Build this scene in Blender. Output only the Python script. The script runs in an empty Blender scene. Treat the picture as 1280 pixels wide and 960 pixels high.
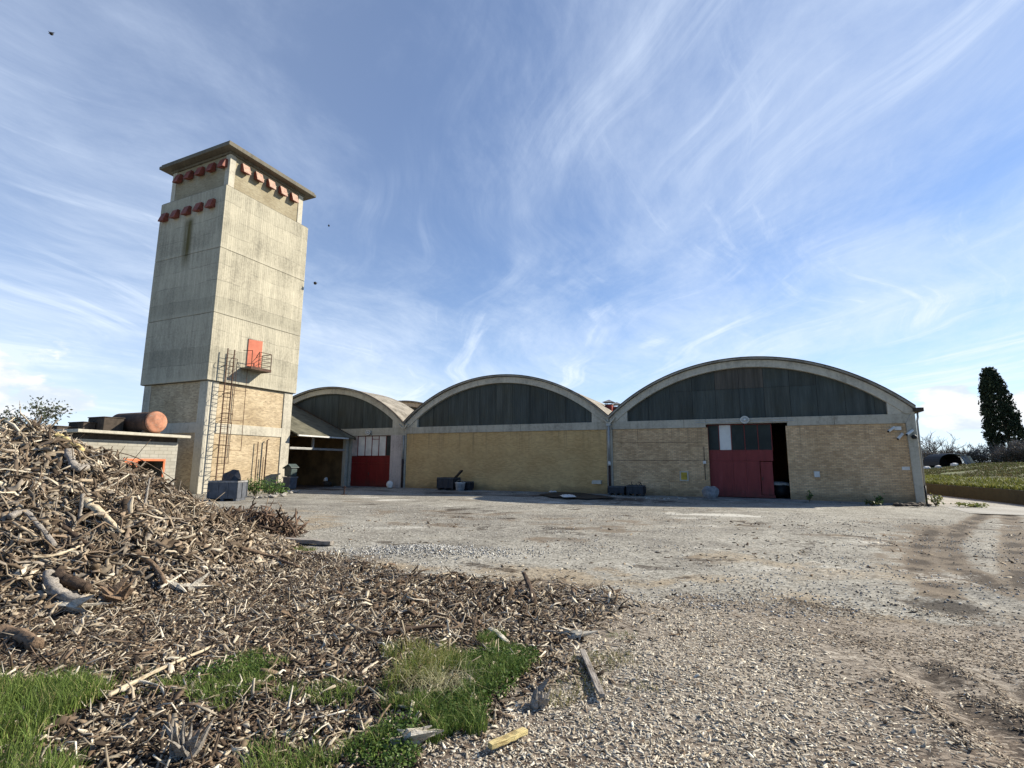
import bpy, math, random
import numpy as np
from mathutils import Vector, Matrix

SC = bpy.context.scene
COL = SC.collection
RNG = np.random.default_rng(7)
random.seed(7)

# ------------------------------------------------------------------ camera numbers (building frame: X along the facade, Y away)
CAM = np.array([28.315, -38.571, 2.2])
RH = np.array([0.9093, 0.4161]); FH = np.array([-0.4161, 0.9093])
TH, RO, FPX = 0.1543, 0.0075, 643.481
_r = np.array([RH[0], RH[1], 0.0])
_f = np.array([FH[0] * math.cos(TH), FH[1] * math.cos(TH), math.sin(TH)])
_u = np.array([-FH[0] * math.sin(TH), -FH[1] * math.sin(TH), math.cos(TH)])
CR = _r * math.cos(RO) + _u * math.sin(RO)
CU = _u * math.cos(RO) - _r * math.sin(RO)
CF = _f

def ray(px, py):
    return CF + CR * ((px - 640) / FPX) - CU * ((py - 480) / FPX)
def at_plane(px, py, axis, val):
    d = ray(px, py)
    return CAM + d * ((val - CAM[axis]) / d[axis])
def at_depth(px, py, D):
    return CAM + ray(px, py) * D
def to_px(P):
    d = np.asarray(P, float) - CAM
    z = d @ CF
    return 640 + FPX * (d @ CR) / z, 480 - FPX * (d @ CU) / z

# ------------------------------------------------------------------ noise
def _hash(ix, iy, seed):
    h = (ix.astype(np.int64) * 374761393 + iy.astype(np.int64) * 668265263 + seed * 974711) & 0xFFFFFFFF
    h = ((h ^ (h >> 13)) * 1274126177) & 0xFFFFFFFF
    return ((h ^ (h >> 16)) & 0xFFFF) / 65535.0
def vnoise(x, y, seed=0):
    x = np.asarray(x, float); y = np.asarray(y, float)
    ix, iy = np.floor(x), np.floor(y)
    fx, fy = x - ix, y - iy
    fx = fx * fx * (3 - 2 * fx); fy = fy * fy * (3 - 2 * fy)
    a = _hash(ix, iy, seed); b = _hash(ix + 1, iy, seed)
    c = _hash(ix, iy + 1, seed); d = _hash(ix + 1, iy + 1, seed)
    return (a * (1 - fx) + b * fx) * (1 - fy) + (c * (1 - fx) + d * fx) * fy
def fbm(x, y, o=4, seed=0):
    s = 0; a = .5; t = 0
    for k in range(o):
        s = s + a * vnoise(np.asarray(x) * 2 ** k, np.asarray(y) * 2 ** k, seed + k); t += a; a *= .5
    return s / t
def sstep(a, b, x):
    t = np.clip((np.asarray(x, float) - a) / (b - a), 0, 1)
    return t * t * (3 - 2 * t)
def seg_dist(P, A, B):
    A = np.asarray(A, float); B = np.asarray(B, float)
    d = B - A; L = d @ d + 1e-12
    t = np.clip(((P - A) @ d) / L, 0, 1)
    return np.linalg.norm(P - A - t[:, None] * d, axis=1)
def line_dist(P, pts):
    return np.min(np.stack([seg_dist(P, pts[i], pts[i + 1]) for i in range(len(pts) - 1)]), axis=0)
def poly_sd(P, poly):
    """signed distance, positive inside"""
    poly = np.asarray(poly, float)
    d = line_dist(P, list(poly) + [poly[0]])
    ins = np.zeros(len(P), bool); n = len(poly); j = n - 1
    for i in range(n):
        c = ((poly[i, 1] > P[:, 1]) != (poly[j, 1] > P[:, 1]))
        xx = (poly[j, 0] - poly[i, 0]) * (P[:, 1] - poly[i, 1]) / (poly[j, 1] - poly[i, 1] + 1e-12) + poly[i, 0]
        ins ^= c & (P[:, 0] < xx); j = i
    return np.where(ins, d, -d)
def gpts(pix, z=0.0):
    return np.array([at_plane(px, py, 2, z)[:2] for px, py in pix])

# ------------------------------------------------------------------ materials
def mat(name):
    m = bpy.data.materials.new(name); m.use_nodes = True
    nt = m.node_tree; nt.nodes.clear()
    out = nt.nodes.new('ShaderNodeOutputMaterial'); b = nt.nodes.new('ShaderNodeBsdfPrincipled')
    nt.links.new(b.outputs[0], out.inputs[0])
    b.inputs['Roughness'].default_value = .85
    b.inputs['Specular IOR Level'].default_value = .25
    return m, nt, b
class G:
    """tiny node graph helper"""
    def __init__(s, nt): s.nt = nt
    def n(s, typ, **kw):
        x = s.nt.nodes.new(typ)
        for k, v in kw.items(): setattr(x, k, v)
        return x
    def put(s, sock, v):
        if hasattr(v, 'is_output') or isinstance(v, bpy.types.NodeSocket): s.nt.links.new(v, sock)
        elif v is not None:
            if sock.type == 'RGBA' and len(v) == 3: v = (*v, 1)
            sock.default_value = v
    def m(s, op, a, b=None, c=None, clamp=False):
        x = s.n('ShaderNodeMath', operation=op, use_clamp=clamp)
        for i, v in enumerate((a, b, c)):
            if v is not None: s.put(x.inputs[i], v)
        return x.outputs[0]
    def vm(s, op, a, b=None):
        x = s.n('ShaderNodeVectorMath', operation=op)
        s.put(x.inputs[0], a)
        if b is not None: s.put(x.inputs[1], b)
        return x.outputs[0]
    def noise(s, vec, scale=1, detail=4, rough=.55, dist=0, color=False):
        x = s.n('ShaderNodeTexNoise')
        s.put(x.inputs['Vector'], vec)
        x.inputs['Scale'].default_value = scale; x.inputs['Detail'].default_value = detail
        x.inputs['Roughness'].default_value = rough; x.inputs['Distortion'].default_value = dist
        return x.outputs['Color' if color else 'Fac']
    def ramp(s, v, pts):
        x = s.n('ShaderNodeValToRGB'); cr = x.color_ramp
        while len(cr.elements) < len(pts): cr.elements.new(.5)
        for e, (p, c) in zip(cr.elements, pts):
            e.position = p; e.color = (*c, 1) if hasattr(c, '__len__') else (c, c, c, 1)
        s.put(x.inputs[0], v)
        return x.outputs[0]
    def mr(s, v, a, b, c=0., d=1.):
        x = s.n('ShaderNodeMapRange', interpolation_type='SMOOTHSTEP')
        s.put(x.inputs[0], v)
        for i, q in enumerate((a, b, c, d)): x.inputs[i + 1].default_value = q
        return x.outputs[0]
    def mix(s, f, a, b, mode='MIX'):
        x = s.n('ShaderNodeMix', data_type='RGBA', blend_type=mode)
        s.put(x.inputs[0], f); s.put(x.inputs[6], a); s.put(x.inputs[7], b)
        return x.outputs[2]
    def geo(s): return s.n('ShaderNodeNewGeometry').outputs['Position']
    def obj(s): return s.n('ShaderNodeTexCoord').outputs['Object']
    def scale(s, v, xyz): return s.vm('MULTIPLY', v, xyz)
    def sep(s, v):
        x = s.n('ShaderNodeSeparateXYZ'); s.put(x.inputs[0], v); return x.outputs
    def comb(s, x, y, z):
        c = s.n('ShaderNodeCombineXYZ')
        for i, v in enumerate((x, y, z)): s.put(c.inputs[i], v)
        return c.outputs[0]
    def attr(s, name, out='Fac'): return s.n('ShaderNodeAttribute', attribute_name=name).outputs[out]
    def bump(s, b, h, strength=.5, dist=.02):
        x = s.n('ShaderNodeBump'); x.inputs['Strength'].default_value = strength; x.inputs['Distance'].default_value = dist
        s.put(x.inputs['Height'], h); s.nt.links.new(x.outputs[0], b.inputs['Normal'])

def m_plain(name, c, rough=.7, var=.25, scale=3., metal=0., spec=.3, rust=None, rust_amt=.5, stretch=(1, 1, 1), bump=0.):
    m, nt, b = mat(name); g = G(nt)
    v = g.scale(g.geo(), stretch)
    n = g.noise(v, scale, 5, .6)
    col = g.mix(g.mr(n, .3, .7), tuple(x * (1 - var) for x in c), tuple(min(1, x * (1 + var)) for x in c))
    if rust:
        n2 = g.noise(v, scale * 2.3, 6, .65)
        col = g.mix(g.mr(n2, 1 - rust_amt - .08, 1 - rust_amt + .1), col, rust)
    g.put(b.inputs['Base Color'], col)
    b.inputs['Roughness'].default_value = rough; b.inputs['Metallic'].default_value = metal
    b.inputs['Specular IOR Level'].default_value = spec
    if bump: g.bump(b, n, bump, .02)
    return m

def m_concrete(name, c, boards=0., dark=(.09, .085, .07), streak=.5, joint_every=0., stain=False):
    m, nt, b = mat(name); g = G(nt)
    p = g.geo(); x, y, z = g.sep(p)
    h = g.m('ADD', x, y)
    big = g.noise(p, .35, 4, .6)
    fine = g.noise(p, 6., 6, .7)
    st = g.noise(g.comb(g.m('MULTIPLY', h, 2.6), 0., g.m('MULTIPLY', z, .16)), 1., 5, .7)
    tone = g.m('ADD', g.m('MULTIPLY', big, .35), g.m('ADD', g.m('MULTIPLY', fine, .35), g.m('MULTIPLY', st, .30)))
    col = g.ramp(tone, [(.36, tuple(q * .55 for q in c)), (.5, c), (.62, tuple(min(1, q * 1.2) for q in c))])
    hgt = fine
    if boards:
        hb = g.m('DIVIDE', h, boards)
        idx = g.m('FLOOR', hb)
        lift = g.m('FLOOR', g.m('ADD', g.m('DIVIDE', z, 2.43), g.m('MULTIPLY', g.m('SINE', g.m('MULTIPLY', idx, 7.3)), .33)))
        wn = g.n('ShaderNodeTexWhiteNoise', noise_dimensions='2D'); g.put(wn.inputs[0], g.comb(idx, lift, 0.))
        col = g.mix(1., col, g.mix(wn.outputs[0], (.90, .90, .89), (1.06, 1.055, 1.04)), 'MULTIPLY')
        fr = g.m('FRACT', hb)
        line = g.m('LESS_THAN', g.m('ABSOLUTE', g.m('SUBTRACT', fr, .5)), .44)
        brk = g.mr(g.noise(g.comb(idx, g.m('MULTIPLY', z, .5), 0.), 1., 3), .4, .58)
        lf = g.m('MULTIPLY', g.m('SUBTRACT', 1., line), g.m('MULTIPLY', brk, .75))
        col = g.mix(lf, col, dark)
        hgt = g.m('ADD', g.m('MULTIPLY', wn.outputs[0], .5), g.m('ADD', g.m('MULTIPLY', fine, .4), line))
    spots = g.mr(g.noise(p, 2.2, 7, .75), .60, .74)
    col = g.mix(g.m('MULTIPLY', spots, streak), col, dark)
    run = g.mr(g.noise(g.comb(g.m('MULTIPLY', h, 4.), 0., g.m('MULTIPLY', z, .12)), 1., 4, .6), .56, .75)
    col = g.mix(g.m('MULTIPLY', run, streak * (.3 if joint_every else .6)), col, tuple(q * 1.4 for q in dark))
    if joint_every:
        lf2 = g.m('DIVIDE', g.m('SUBTRACT', g.m('ADD', z, g.m('MULTIPLY', g.m('SUBTRACT', big, .5), .5)), 7.92), joint_every / 4)
        wb_ = g.n('ShaderNodeTexWhiteNoise', noise_dimensions='1D'); g.put(wb_.inputs['W'], g.m('FLOOR', lf2))
        col = g.mix(1., col, g.mix(wb_.outputs[0], (.86, .86, .85), (1.08, 1.07, 1.06)), 'MULTIPLY')
        bl = g.m('MULTIPLY', g.mr(g.m('ABSOLUTE', g.m('SUBTRACT', g.m('FRACT', lf2), .5)), .465, .5), g.mr(g.noise(p, .9, 4), .38, .6))
        col = g.mix(g.m('MULTIPLY', bl, .55), col, tuple(q * 1.3 for q in dark))
        zz = g.m('FRACT', g.m('DIVIDE', g.m('SUBTRACT', z, 7.92), joint_every))
        jl = g.m('MULTIPLY', g.mr(zz, .0, .10, 1., 0.), .35)
        col = g.mix(jl, col, tuple(q * 1.25 for q in c))
    if stain:
        a = g.mr(g.m('ABSOLUTE', g.m('ADD', x, 9.95)), .15, .75, 1., 0.)
        bz = g.m('MULTIPLY', g.mr(z, 16.3, 18.2), g.mr(z, 20.4, 21., 1., 0.))
        sn = g.mr(st, .28, .55)
        fy = g.m('LESS_THAN', y, -14.9)
        f = g.m('MULTIPLY', g.m('MULTIPLY', a, bz), g.m('MULTIPLY', g.m('ADD', g.m('MULTIPLY', sn, .6), .3), fy))
        col = g.mix(f, col, (.075, .058, .008))
    g.put(b.inputs['Base Color'], col)
    b.inputs['Roughness'].default_value = .92
    g.bump(b, hgt, .35, .02)
    return m

def m_brick(name, c1, c2, mortar, rows=.085, width=.27, patch=.35, grime=(.10, .08, .05), spk=.4, ms=.011, mot=.75, top=0.):
    m, nt, b = mat(name); g = G(nt)
    p = g.geo(); x, y, z = g.sep(p)
    h = g.m('ADD', x, y)
    br = g.n('ShaderNodeTexBrick')
    g.put(br.inputs['Vector'], g.comb(h, z, 0.))
    br.inputs['Scale'].default_value = 1.; br.inputs['Brick Width'].default_value = width; br.inputs['Row Height'].default_value = rows
    br.inputs['Mortar Size'].default_value = ms; br.inputs['Mortar Smooth'].default_value = .3; br.inputs['Bias'].default_value = 0.
    g.put(br.inputs['Color1'], c1); g.put(br.inputs['Color2'], c2); g.put(br.inputs['Mortar'], mortar)
    n = g.noise(p, .5, 5, .6)
    col = g.mix(g.mr(n, .3, .72), br.outputs[0], g.mix(1., br.outputs[0], (mot, mot * .96, mot * .9), 'MULTIPLY'))
    st = g.mr(g.noise(g.comb(g.m('MULTIPLY', h, 1.6), 0., g.m('MULTIPLY', z, .3)), 1., 5, .65), .55, .8)
    col = g.mix(g.m('MULTIPLY', st, patch), col, grime)
    foot = g.m('MULTIPLY', g.mr(g.m('ADD', z, g.m('MULTIPLY', g.noise(p, 1.3, 4), .9)), .55, 1.15, 1., 0.), .55)
    col = g.mix(foot, col, grime)
    sp = g.mr(g.noise(g.comb(g.m('MULTIPLY', h, 4.5), 0., g.m('MULTIPLY', z, 11.)), 1., 4, .75), .53, .66)
    col = g.mix(g.m('MULTIPLY', sp, spk), col, tuple(q * .8 for q in grime))
    if top:
        rn = g.mr(g.noise(g.comb(g.m('MULTIPLY', h, 3.2), 0., g.m('MULTIPLY', z, .1)), 1., 5, .7), .48, .72)
        dr_ = g.m('MULTIPLY', g.m('MULTIPLY', rn, g.mr(z, top - 2.6, top)), .5)
        col = g.mix(dr_, col, tuple(q * 1.3 for q in grime))
        pt = g.mr(g.noise(g.comb(g.m('MULTIPLY', h, .9), 0., g.m('MULTIPLY', z, 1.6)), 1., 2, .4), .60, .66)
        col = g.mix(g.m('MULTIPLY', pt, .16), col, tuple(min(1, q * 1.2) for q in c1))
    g.put(b.inputs['Base Color'], col)
    b.inputs['Roughness'].default_value = .9
    g.bump(b, br.outputs['Fac'], -.8, .02)
    return m

def m_attr(name, rough=.9, noise_scale=40., noise_amt=.35, transl=0.):
    """colour from the per-piece attribute, with a little grain"""
    m, nt, b = mat(name); g = G(nt)
    n = g.noise(g.geo(), noise_scale, 3, .6)
    col = g.mix(1., g.attr('col', 'Color'), g.mix(n, (1 - noise_amt,) * 3, (1 + noise_amt,) * 3), 'MULTIPLY')
    g.put(b.inputs['Base Color'], col); b.inputs['Roughness'].default_value = rough
    b.inputs['Specular IOR Level'].default_value = .2
    if transl:
        t = nt.nodes.new('ShaderNodeBsdfTranslucent'); g.put(t.inputs[0], col)
        mx = nt.nodes.new('ShaderNodeMixShader'); mx.inputs[0].default_value = transl
        out = [q for q in nt.nodes if q.type == 'OUTPUT_MATERIAL'][0]
        nt.links.new(b.outputs[0], mx.inputs[1]); nt.links.new(t.outputs[0], mx.inputs[2]); nt.links.new(mx.outputs[0], out.inputs[0])
    return m

def m_wood(name, c, dark):
    m, nt, b = mat(name); g = G(nt)
    v = g.obj()
    n = g.noise(g.scale(v, (4., 45., 45.)), 1., 6, .75)
    n2 = g.noise(v, 9., 4, .6)
    col = g.ramp(g.m('ADD', g.m('MULTIPLY', n, .7), g.m('MULTIPLY', n2, .3)), [(.40, dark), (.5, c), (.62, tuple(min(1, q * 1.3) for q in c))])
    g.put(b.inputs['Base Color'], col); b.inputs['Roughness'].default_value = .9
    g.bump(b, n, .9, .02)
    return m

def m_gable():
    m, nt, b = mat('gable_sheet'); g = G(nt)
    p = g.geo(); x, y, z = g.sep(p)
    st = g.noise(g.comb(g.m('MULTIPLY', x, 2.5), 0., g.m('MULTIPLY', z, .22)), 1., 6, .7)
    n = g.noise(p, .45, 4, .6)
    col = g.ramp(st, [(.35, (.032, .037, .032)), (.55, (.058, .065, .058)), (.75, (.092, .10, .09))])
    col = g.mix(g.m('MULTIPLY', g.mr(n, .5, .7), .4), col, (.05, .047, .026))
    col = g.mix(1., col, g.attr('col', 'Color'), 'MULTIPLY')
    g.put(b.inputs['Base Color'], col); b.inputs['Roughness'].default_value = .6
    wv = g.m('SINE', g.m('MULTIPLY', x, 34.))
    g.bump(b, wv, .18, .02)
    return m

def m_roof(name, c, moss):
    m, nt, b = mat(name); g = G(nt)
    p = g.geo(); x, y, z = g.sep(p)
    n = g.noise(p, 1.1, 6, .7)
    col = g.ramp(n, [(.3, moss), (.5, c), (.7, tuple(min(1, q * 1.35) for q in c))])
    fl = g.mr(g.noise(p, 5., 5, .7), .55, .7)
    col = g.mix(g.m('MULTIPLY', fl, .4), col, tuple(q * .5 for q in c))
    g.put(b.inputs['Base Color'], col); b.inputs['Roughness'].default_value = .9
    g.bump(b, g.m('SINE', g.m('MULTIPLY', y, 36.)), .6, .03)
    return m

def m_redsteel(name, c):
    m, nt, b = mat(name); g = G(nt)
    p = g.geo(); x, y, z = g.sep(p)
    n = g.noise(g.scale(p, (3., 3., .5)), 1., 5, .65)
    col = g.ramp(n, [(.3, tuple(q * .72 for q in c)), (.55, c), (.75, (c[0] * 1.2, c[1] * 1.5, c[2] * 1.5))])
    low = g.m('MULTIPLY', g.mr(g.m('ADD', z, g.m('MULTIPLY', n, 1.2)), .5, 1.6, 1., 0.), .55)
    col = g.mix(low, col, (.06, .03, .024))
    sc = g.mr(g.noise(p, 3.5, 7, .75), .64, .72)
    col = g.mix(g.m('MULTIPLY', sc, .5), col, (.16, .10, .08))
    g.put(b.inputs['Base Color'], col); b.inputs['Roughness'].default_value = .55
    return m

def m_ground():
    m, nt, b = mat('yard_ground'); g = G(nt)
    p = g.geo()
    big = g.noise(p, .09, 5, .6); mid = g.noise(p, .55, 8, .7); fine = g.noise(p, 9., 6, .8); vf = g.noise(p, 45., 3, .7)
    tone = g.m('ADD', g.m('MULTIPLY', big, .28), g.m('ADD', g.m('MULTIPLY', mid, .40), g.m('MULTIPLY', fine, .32)))
    grey = g.ramp(tone, [(.38, (.115, .105, .088)), (.47, (.225, .21, .18)), (.54, (.30, .285, .245)), (.64, (.41, .39, .345))])
    peb = g.n('ShaderNodeTexVoronoi'); g.put(peb.inputs['Vector'], p); peb.inputs['Scale'].default_value = 22.
    pv = g.sep(peb.outputs['Color'])[0]
    peb2 = g.n('ShaderNodeTexVoronoi'); g.put(peb2.inputs['Vector'], p); peb2.inputs['Scale'].default_value = 6.
    pv2 = g.m('POWER', g.sep(peb2.outputs['Color'])[1], 3.)
    grey = g.mix(.75, grey, g.mix(1., grey, g.mix(pv, (.35, .34, .32), (1.65, 1.65, 1.65)), 'MULTIPLY'))
    grey = g.mix(g.m('MULTIPLY', pv2, .35), grey, g.mix(1., grey, (.55, .52, .48), 'MULTIPLY'))
    chv = g.n('ShaderNodeTexVoronoi'); g.put(chv.inputs['Vector'], g.vm('ADD', g.scale(p, (1., 2.2, 1.)), g.scale(g.noise(p, 3., 2, .5, color=True), (.5, .5, .5)))); chv.inputs['Scale'].default_value = 20.
    cvc = g.sep(chv.outputs['Color'])
    chipc = g.ramp(g.m('ADD', g.m('MULTIPLY', cvc[0], .75), g.m('MULTIPLY', g.m('SUBTRACT', mid, .25), .5)), [(.15, (.028, .02, .015)), (.4, (.085, .06, .043)), (.6, (.16, .12, .088)), (.8, (.25, .20, .15)), (.97, (.40, .345, .28))])
    chipc = g.mix(g.m('MULTIPLY', g.attr('lite'), .8), chipc, g.mix(1., g.ramp(cvc[0], [(.0, (.10, .08, .06)), (.35, (.25, .21, .165)), (.7, (.36, .32, .26)), (1., (.48, .44, .37))]), g.mix(fine, (.6, .6, .6), (1.3, 1.3, 1.3)), 'MULTIPLY'))
    brown0 = g.ramp(g.m('ADD', g.m('MULTIPLY', fine, .5), g.m('MULTIPLY', mid, .5)), [(.35, (.07, .053, .038)), (.5, (.145, .113, .08)), (.65, (.25, .205, .15))])
    brown = g.mix(g.mr(g.m('ADD', g.attr('mulch'), g.m('MULTIPLY', g.m('SUBTRACT', mid, .5), .8)), .25, .6), brown0, chipc)
    dirt = g.m('ADD', g.attr('dirt'), g.m('MULTIPLY', g.m('SUBTRACT', g.m('ADD', g.m('MULTIPLY', mid, .6), g.m('MULTIPLY', fine, .4)), .5), 4.2))
    col = g.mix(g.mr(dirt, .3, .75), grey, brown)
    sand = g.m('ADD', g.attr('sand'), g.m('MULTIPLY', g.m('SUBTRACT', g.m('ADD', g.m('MULTIPLY', mid, .5), g.m('MULTIPLY', fine, .5)), .5), 4.))
    col = g.mix(g.m('MULTIPLY', g.mr(sand, .3, .8), .75), col, g.mix(1., g.mix(fine, (.20, .16, .105), (.36, .295, .21)), g.mix(pv, (.55, .54, .52), (1.4, 1.4, 1.4)), 'MULTIPLY'))
    damp = g.m('ADD', g.attr('damp'), g.m('MULTIPLY', g.m('SUBTRACT', g.m('ADD', g.m('MULTIPLY', mid, .55), g.m('MULTIPLY', fine, .45)), .5), 4.))
    dampf = g.mr(damp, .38, .72)
    col = g.mix(dampf, col, g.mix(1., col, (.30, .27, .25), 'MULTIPLY'))
    # thin dark smears all over the yard
    sm = g.mr(g.noise(g.scale(p, (.35, .9, 1.)), 1., 6, .7), .58, .72)
    col = g.mix(g.m('MULTIPLY', sm, .6), col, g.mix(1., col, (.5, .46, .42), 'MULTIPLY'))
    pale = g.m('ADD', g.attr('pale'), g.m('MULTIPLY', g.m('SUBTRACT', g.m('ADD', g.m('MULTIPLY', mid, .5), g.m('MULTIPLY', fine, .5)), .5), 4.))
    col = g.mix(g.m('MULTIPLY', g.mr(pale, .40, .75), .9), col, g.mix(fine, (.42, .40, .35), (.60, .58, .52)))
    g.put(b.inputs['Base Color'], col); b.inputs['Roughness'].default_value = .92
    h = g.m('ADD', g.m('MULTIPLY', fine, .6), g.m('ADD', g.m('MULTIPLY', vf, .25), g.m('MULTIPLY', pv, .25)))
    g.bump(b, h, .9, .035)
    return m

M = {}
M['shaft'] = m_concrete('board_marked_concrete', (.40, .37, .29), boards=.17, joint_every=4.93, stain=True, streak=.6)
M['pillar'] = m_concrete('weathered_concrete', (.46, .425, .345), streak=.45)
M['beam'] = m_concrete('grey_concrete', (.41, .37, .295), streak=.55)
M['rib'] = m_concrete('arch_concrete', (.48, .435, .35), streak=.4)
M['slab'] = m_concrete('roof_slab_concrete', (.15, .135, .105), streak=.7)
M['block'] = m_brick('cement_block', (.38, .365, .315), (.45, .43, .37), (.31, .295, .255), rows=.22, width=.52, patch=.15, grime=(.18, .165, .14), spk=.2, ms=.022)
M['brick_t'] = m_brick('tower_brick', (.60, .475, .305), (.37, .28, .175), (.43, .375, .28), patch=.35, spk=.6)
M['brick_u'] = m_brick('tower_head_brick', (.38, .33, .22), (.30, .25, .16), (.30, .28, .22), patch=.3)
M['brick_2'] = m_brick('ochre_brick', (.62, .415, .19), (.47, .31, .135), (.52, .365, .19), patch=.08, spk=.2, mot=.86, top=4.84)
M['brick_3'] = m_brick('buff_brick', (.76, .52, .295), (.52, .335, .18), (.36, .28, .20), patch=.25, rows=.10, top=4.84)
M['gable'] = m_gable()
M['roof'] = m_roof('fibre_cement_roof', (.275, .25, .21), (.11, .095, .075))
M['roof_s'] = m_roof('shelter_roof', (.125, .118, .085), (.055, .053, .037))
M['red'] = m_redsteel('red_painted_steel', (.21, .034, .032))
M['red_d'] = m_redsteel('deep_red_painted_steel', (.165, .011, .010))
M['hood'] = m_plain('red_oxide_sheet', (.20, .055, .036), .65, .3, 3., rust=(.20, .07, .04), rust_amt=.35)
M['hood_pale'] = m_plain('pale_red_sheet', (.40, .255, .19), .75, .25, 4., rust=(.26, .10, .065), rust_amt=.4)
M['orange'] = m_plain('orange_paint', (.62, .17, .07), .5, .15, 2., rust=(.40, .12, .06), rust_amt=.3)
M['coral'] = m_plain('faded_orange_paint', (.66, .20, .115), .5, .12, 2., rust=(.42, .13, .08), rust_amt=.25)
M['rustbar'] = m_plain('rusty_bar', (.085, .045, .03), .8, .35, 6.)
M['tank_end'] = m_plain('rusted_tank_end', (.36, .165, .10), .85, .35, 2.5, rust=(.27, .19, .145), rust_amt=.4)
M['tank'] = m_plain('rusted_tank_shell', (.085, .05, .035), .85, .4, 2., rust=(.16, .07, .035), rust_amt=.35)
M['dkgrey'] = m_plain('dark_plastic', (.025, .028, .036), .5, .25, 4.)
M['rimgrey'] = m_plain('scuffed_dark_plastic', (.06, .064, .07), .6, .3, 4.)
M['bingrey'] = m_plain('worn_blue_grey_plastic', (.085, .092, .108), .6, .25, 3., rust=(.17, .17, .18), rust_amt=.25)
M['green_bin'] = m_plain('dull_green_plastic', (.055, .075, .07), .55, .25, 3.)
M['white'] = m_plain('dusty_white', (.62, .60, .56), .7, .12, 2.)
M['pane_w'] = m_plain('whitened_glass', (.60, .57, .53), .35, .12, 1.3, spec=.5)
M['pane_d'] = m_plain('dark_glass', (.030, .036, .033), .5, .3, .9, spec=.15)
M['steel'] = m_plain('galvanised_steel', (.35, .345, .33), .45, .15, 3., metal=.3)
M['pipe_d'] = m_plain('rusty_cast_pipe', (.035, .018, .016), .7, .3, 5.)
M['black'] = m_plain('black_rubber', (.014, .014, .015), .6, .3, 4.)
M['chim'] = m_plain('maroon_flue', (.22, .032, .026), .6, .25, 3.)
M['yellow'] = m_plain('yellow_cover', (.44, .31, .04), .6, .2, 3.)
M['beige'] = m_plain('beige_metal', (.48, .43, .35), .6, .15, 3.)
M['stone'] = m_plain('grey_stone', (.23, .225, .225), .9, .3, 4., bump=.6)
M['rubble'] = m_plain('rubble', (.38, .35, .30), .9, .35, 4., bump=.6)
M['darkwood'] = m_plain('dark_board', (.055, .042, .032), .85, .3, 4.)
M['retain'] = m_concrete('mossy_wall_concrete', (.052, .052, .036), streak=.9, dark=(.022, .024, .012))
M['chips'] = m_attr('wood_chips', noise_scale=60., noise_amt=.45)
M['shreds'] = m_attr('wood_shreds', noise_scale=28., noise_amt=.5)
M['soil'] = m_plain('bark_mulch', (.085, .06, .042), .95, .5, 8., bump=.9)
M['grass'] = m_attr('grass_blades', .6, 8., .25, transl=.3)
M['leaf'] = m_attr('leaves', .55, 10., .25, transl=.25)
M['cyp'] = m_attr('cypress_leaves', .75, 5., .3)
M['bark'] = m_plain('bark', (.12, .09, .065), .9, .35, 6., bump=.5)
M['twig'] = m_attr('twigs', .85, 3., .3)
M['wood_pale'] = m_wood('split_pale_wood', (.50, .42, .30), (.22, .16, .10))
M['wood_white'] = m_wood('bleached_wood', (.52, .475, .39), (.26, .21, .15))
M['wood_grey'] = m_wood('weathered_grey_wood', (.30, .27, .235), (.12, .10, .08))
M['wood_brown'] = m_wood('brown_bark_wood', (.19, .13, .085), (.055, .038, .026))
M['wood_dark'] = m_wood('dark_root_wood', (.085, .058, .04), (.028, .02, .015))
M['wood_yellow'] = m_wood('yellow_fresh_wood', (.58, .47, .22), (.30, .21, .09))
M['ground'] = m_ground()
M['gravel'] = m_attr('gravel_stones', .9, 50., .3)
M['bird'] = m_plain('dark_feathers', (.02, .02, .022), .7, .2, 3.)
M['tarp'] = m_plain('pale_sheet', (.50, .49, .47), .6, .15, 1.)

def m_field():
    m, nt, b = mat('field_soil'); g = G(nt)
    p = g.geo(); n = g.noise(p, .35, 6, .65); f = g.noise(p, 4., 5, .7)
    col = g.ramp(g.m('ADD', g.m('MULTIPLY', n, .65), g.m('MULTIPLY', f, .35)), [(.32, (.055, .042, .025)), (.46, (.085, .085, .035)), (.58, (.11, .135, .04)), (.75, (.17, .19, .06))])
    g.put(b.inputs['Base Color'], col); g.bump(b, f, .8, .08)
    return m
M['field'] = m_field()
def m_road():
    m, nt, b = mat('pale_road'); g = G(nt)
    p = g.geo(); n = g.noise(p, .5, 6, .65); f = g.noise(p, 14., 4, .7)
    col = g.ramp(g.m('ADD', g.m('MULTIPLY', n, .6), g.m('MULTIPLY', f, .4)), [(.3, (.17, .155, .13)), (.5, (.30, .285, .255)), (.7, (.40, .385, .35))])
    g.put(b.inputs['Base Color'], col); g.bump(b, f, .5, .02)
    return m
M['road'] = m_road()
def m_apron():
    m, nt, b = mat('cracked_apron'); g = G(nt)
    p = g.geo(); n = g.noise(p, .7, 6, .7); f = g.noise(p, 9., 4, .7)
    col = g.ramp(g.m('ADD', g.m('MULTIPLY', n, .65), g.m('MULTIPLY', f, .35)), [(.35, (.06, .055, .048)), (.5, (.22, .21, .19)), (.68, (.36, .35, .32))])
    g.put(b.inputs['Base Color'], col); g.bump(b, f, .5, .02)
    return m
M['apron'] = m_apron()

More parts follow.
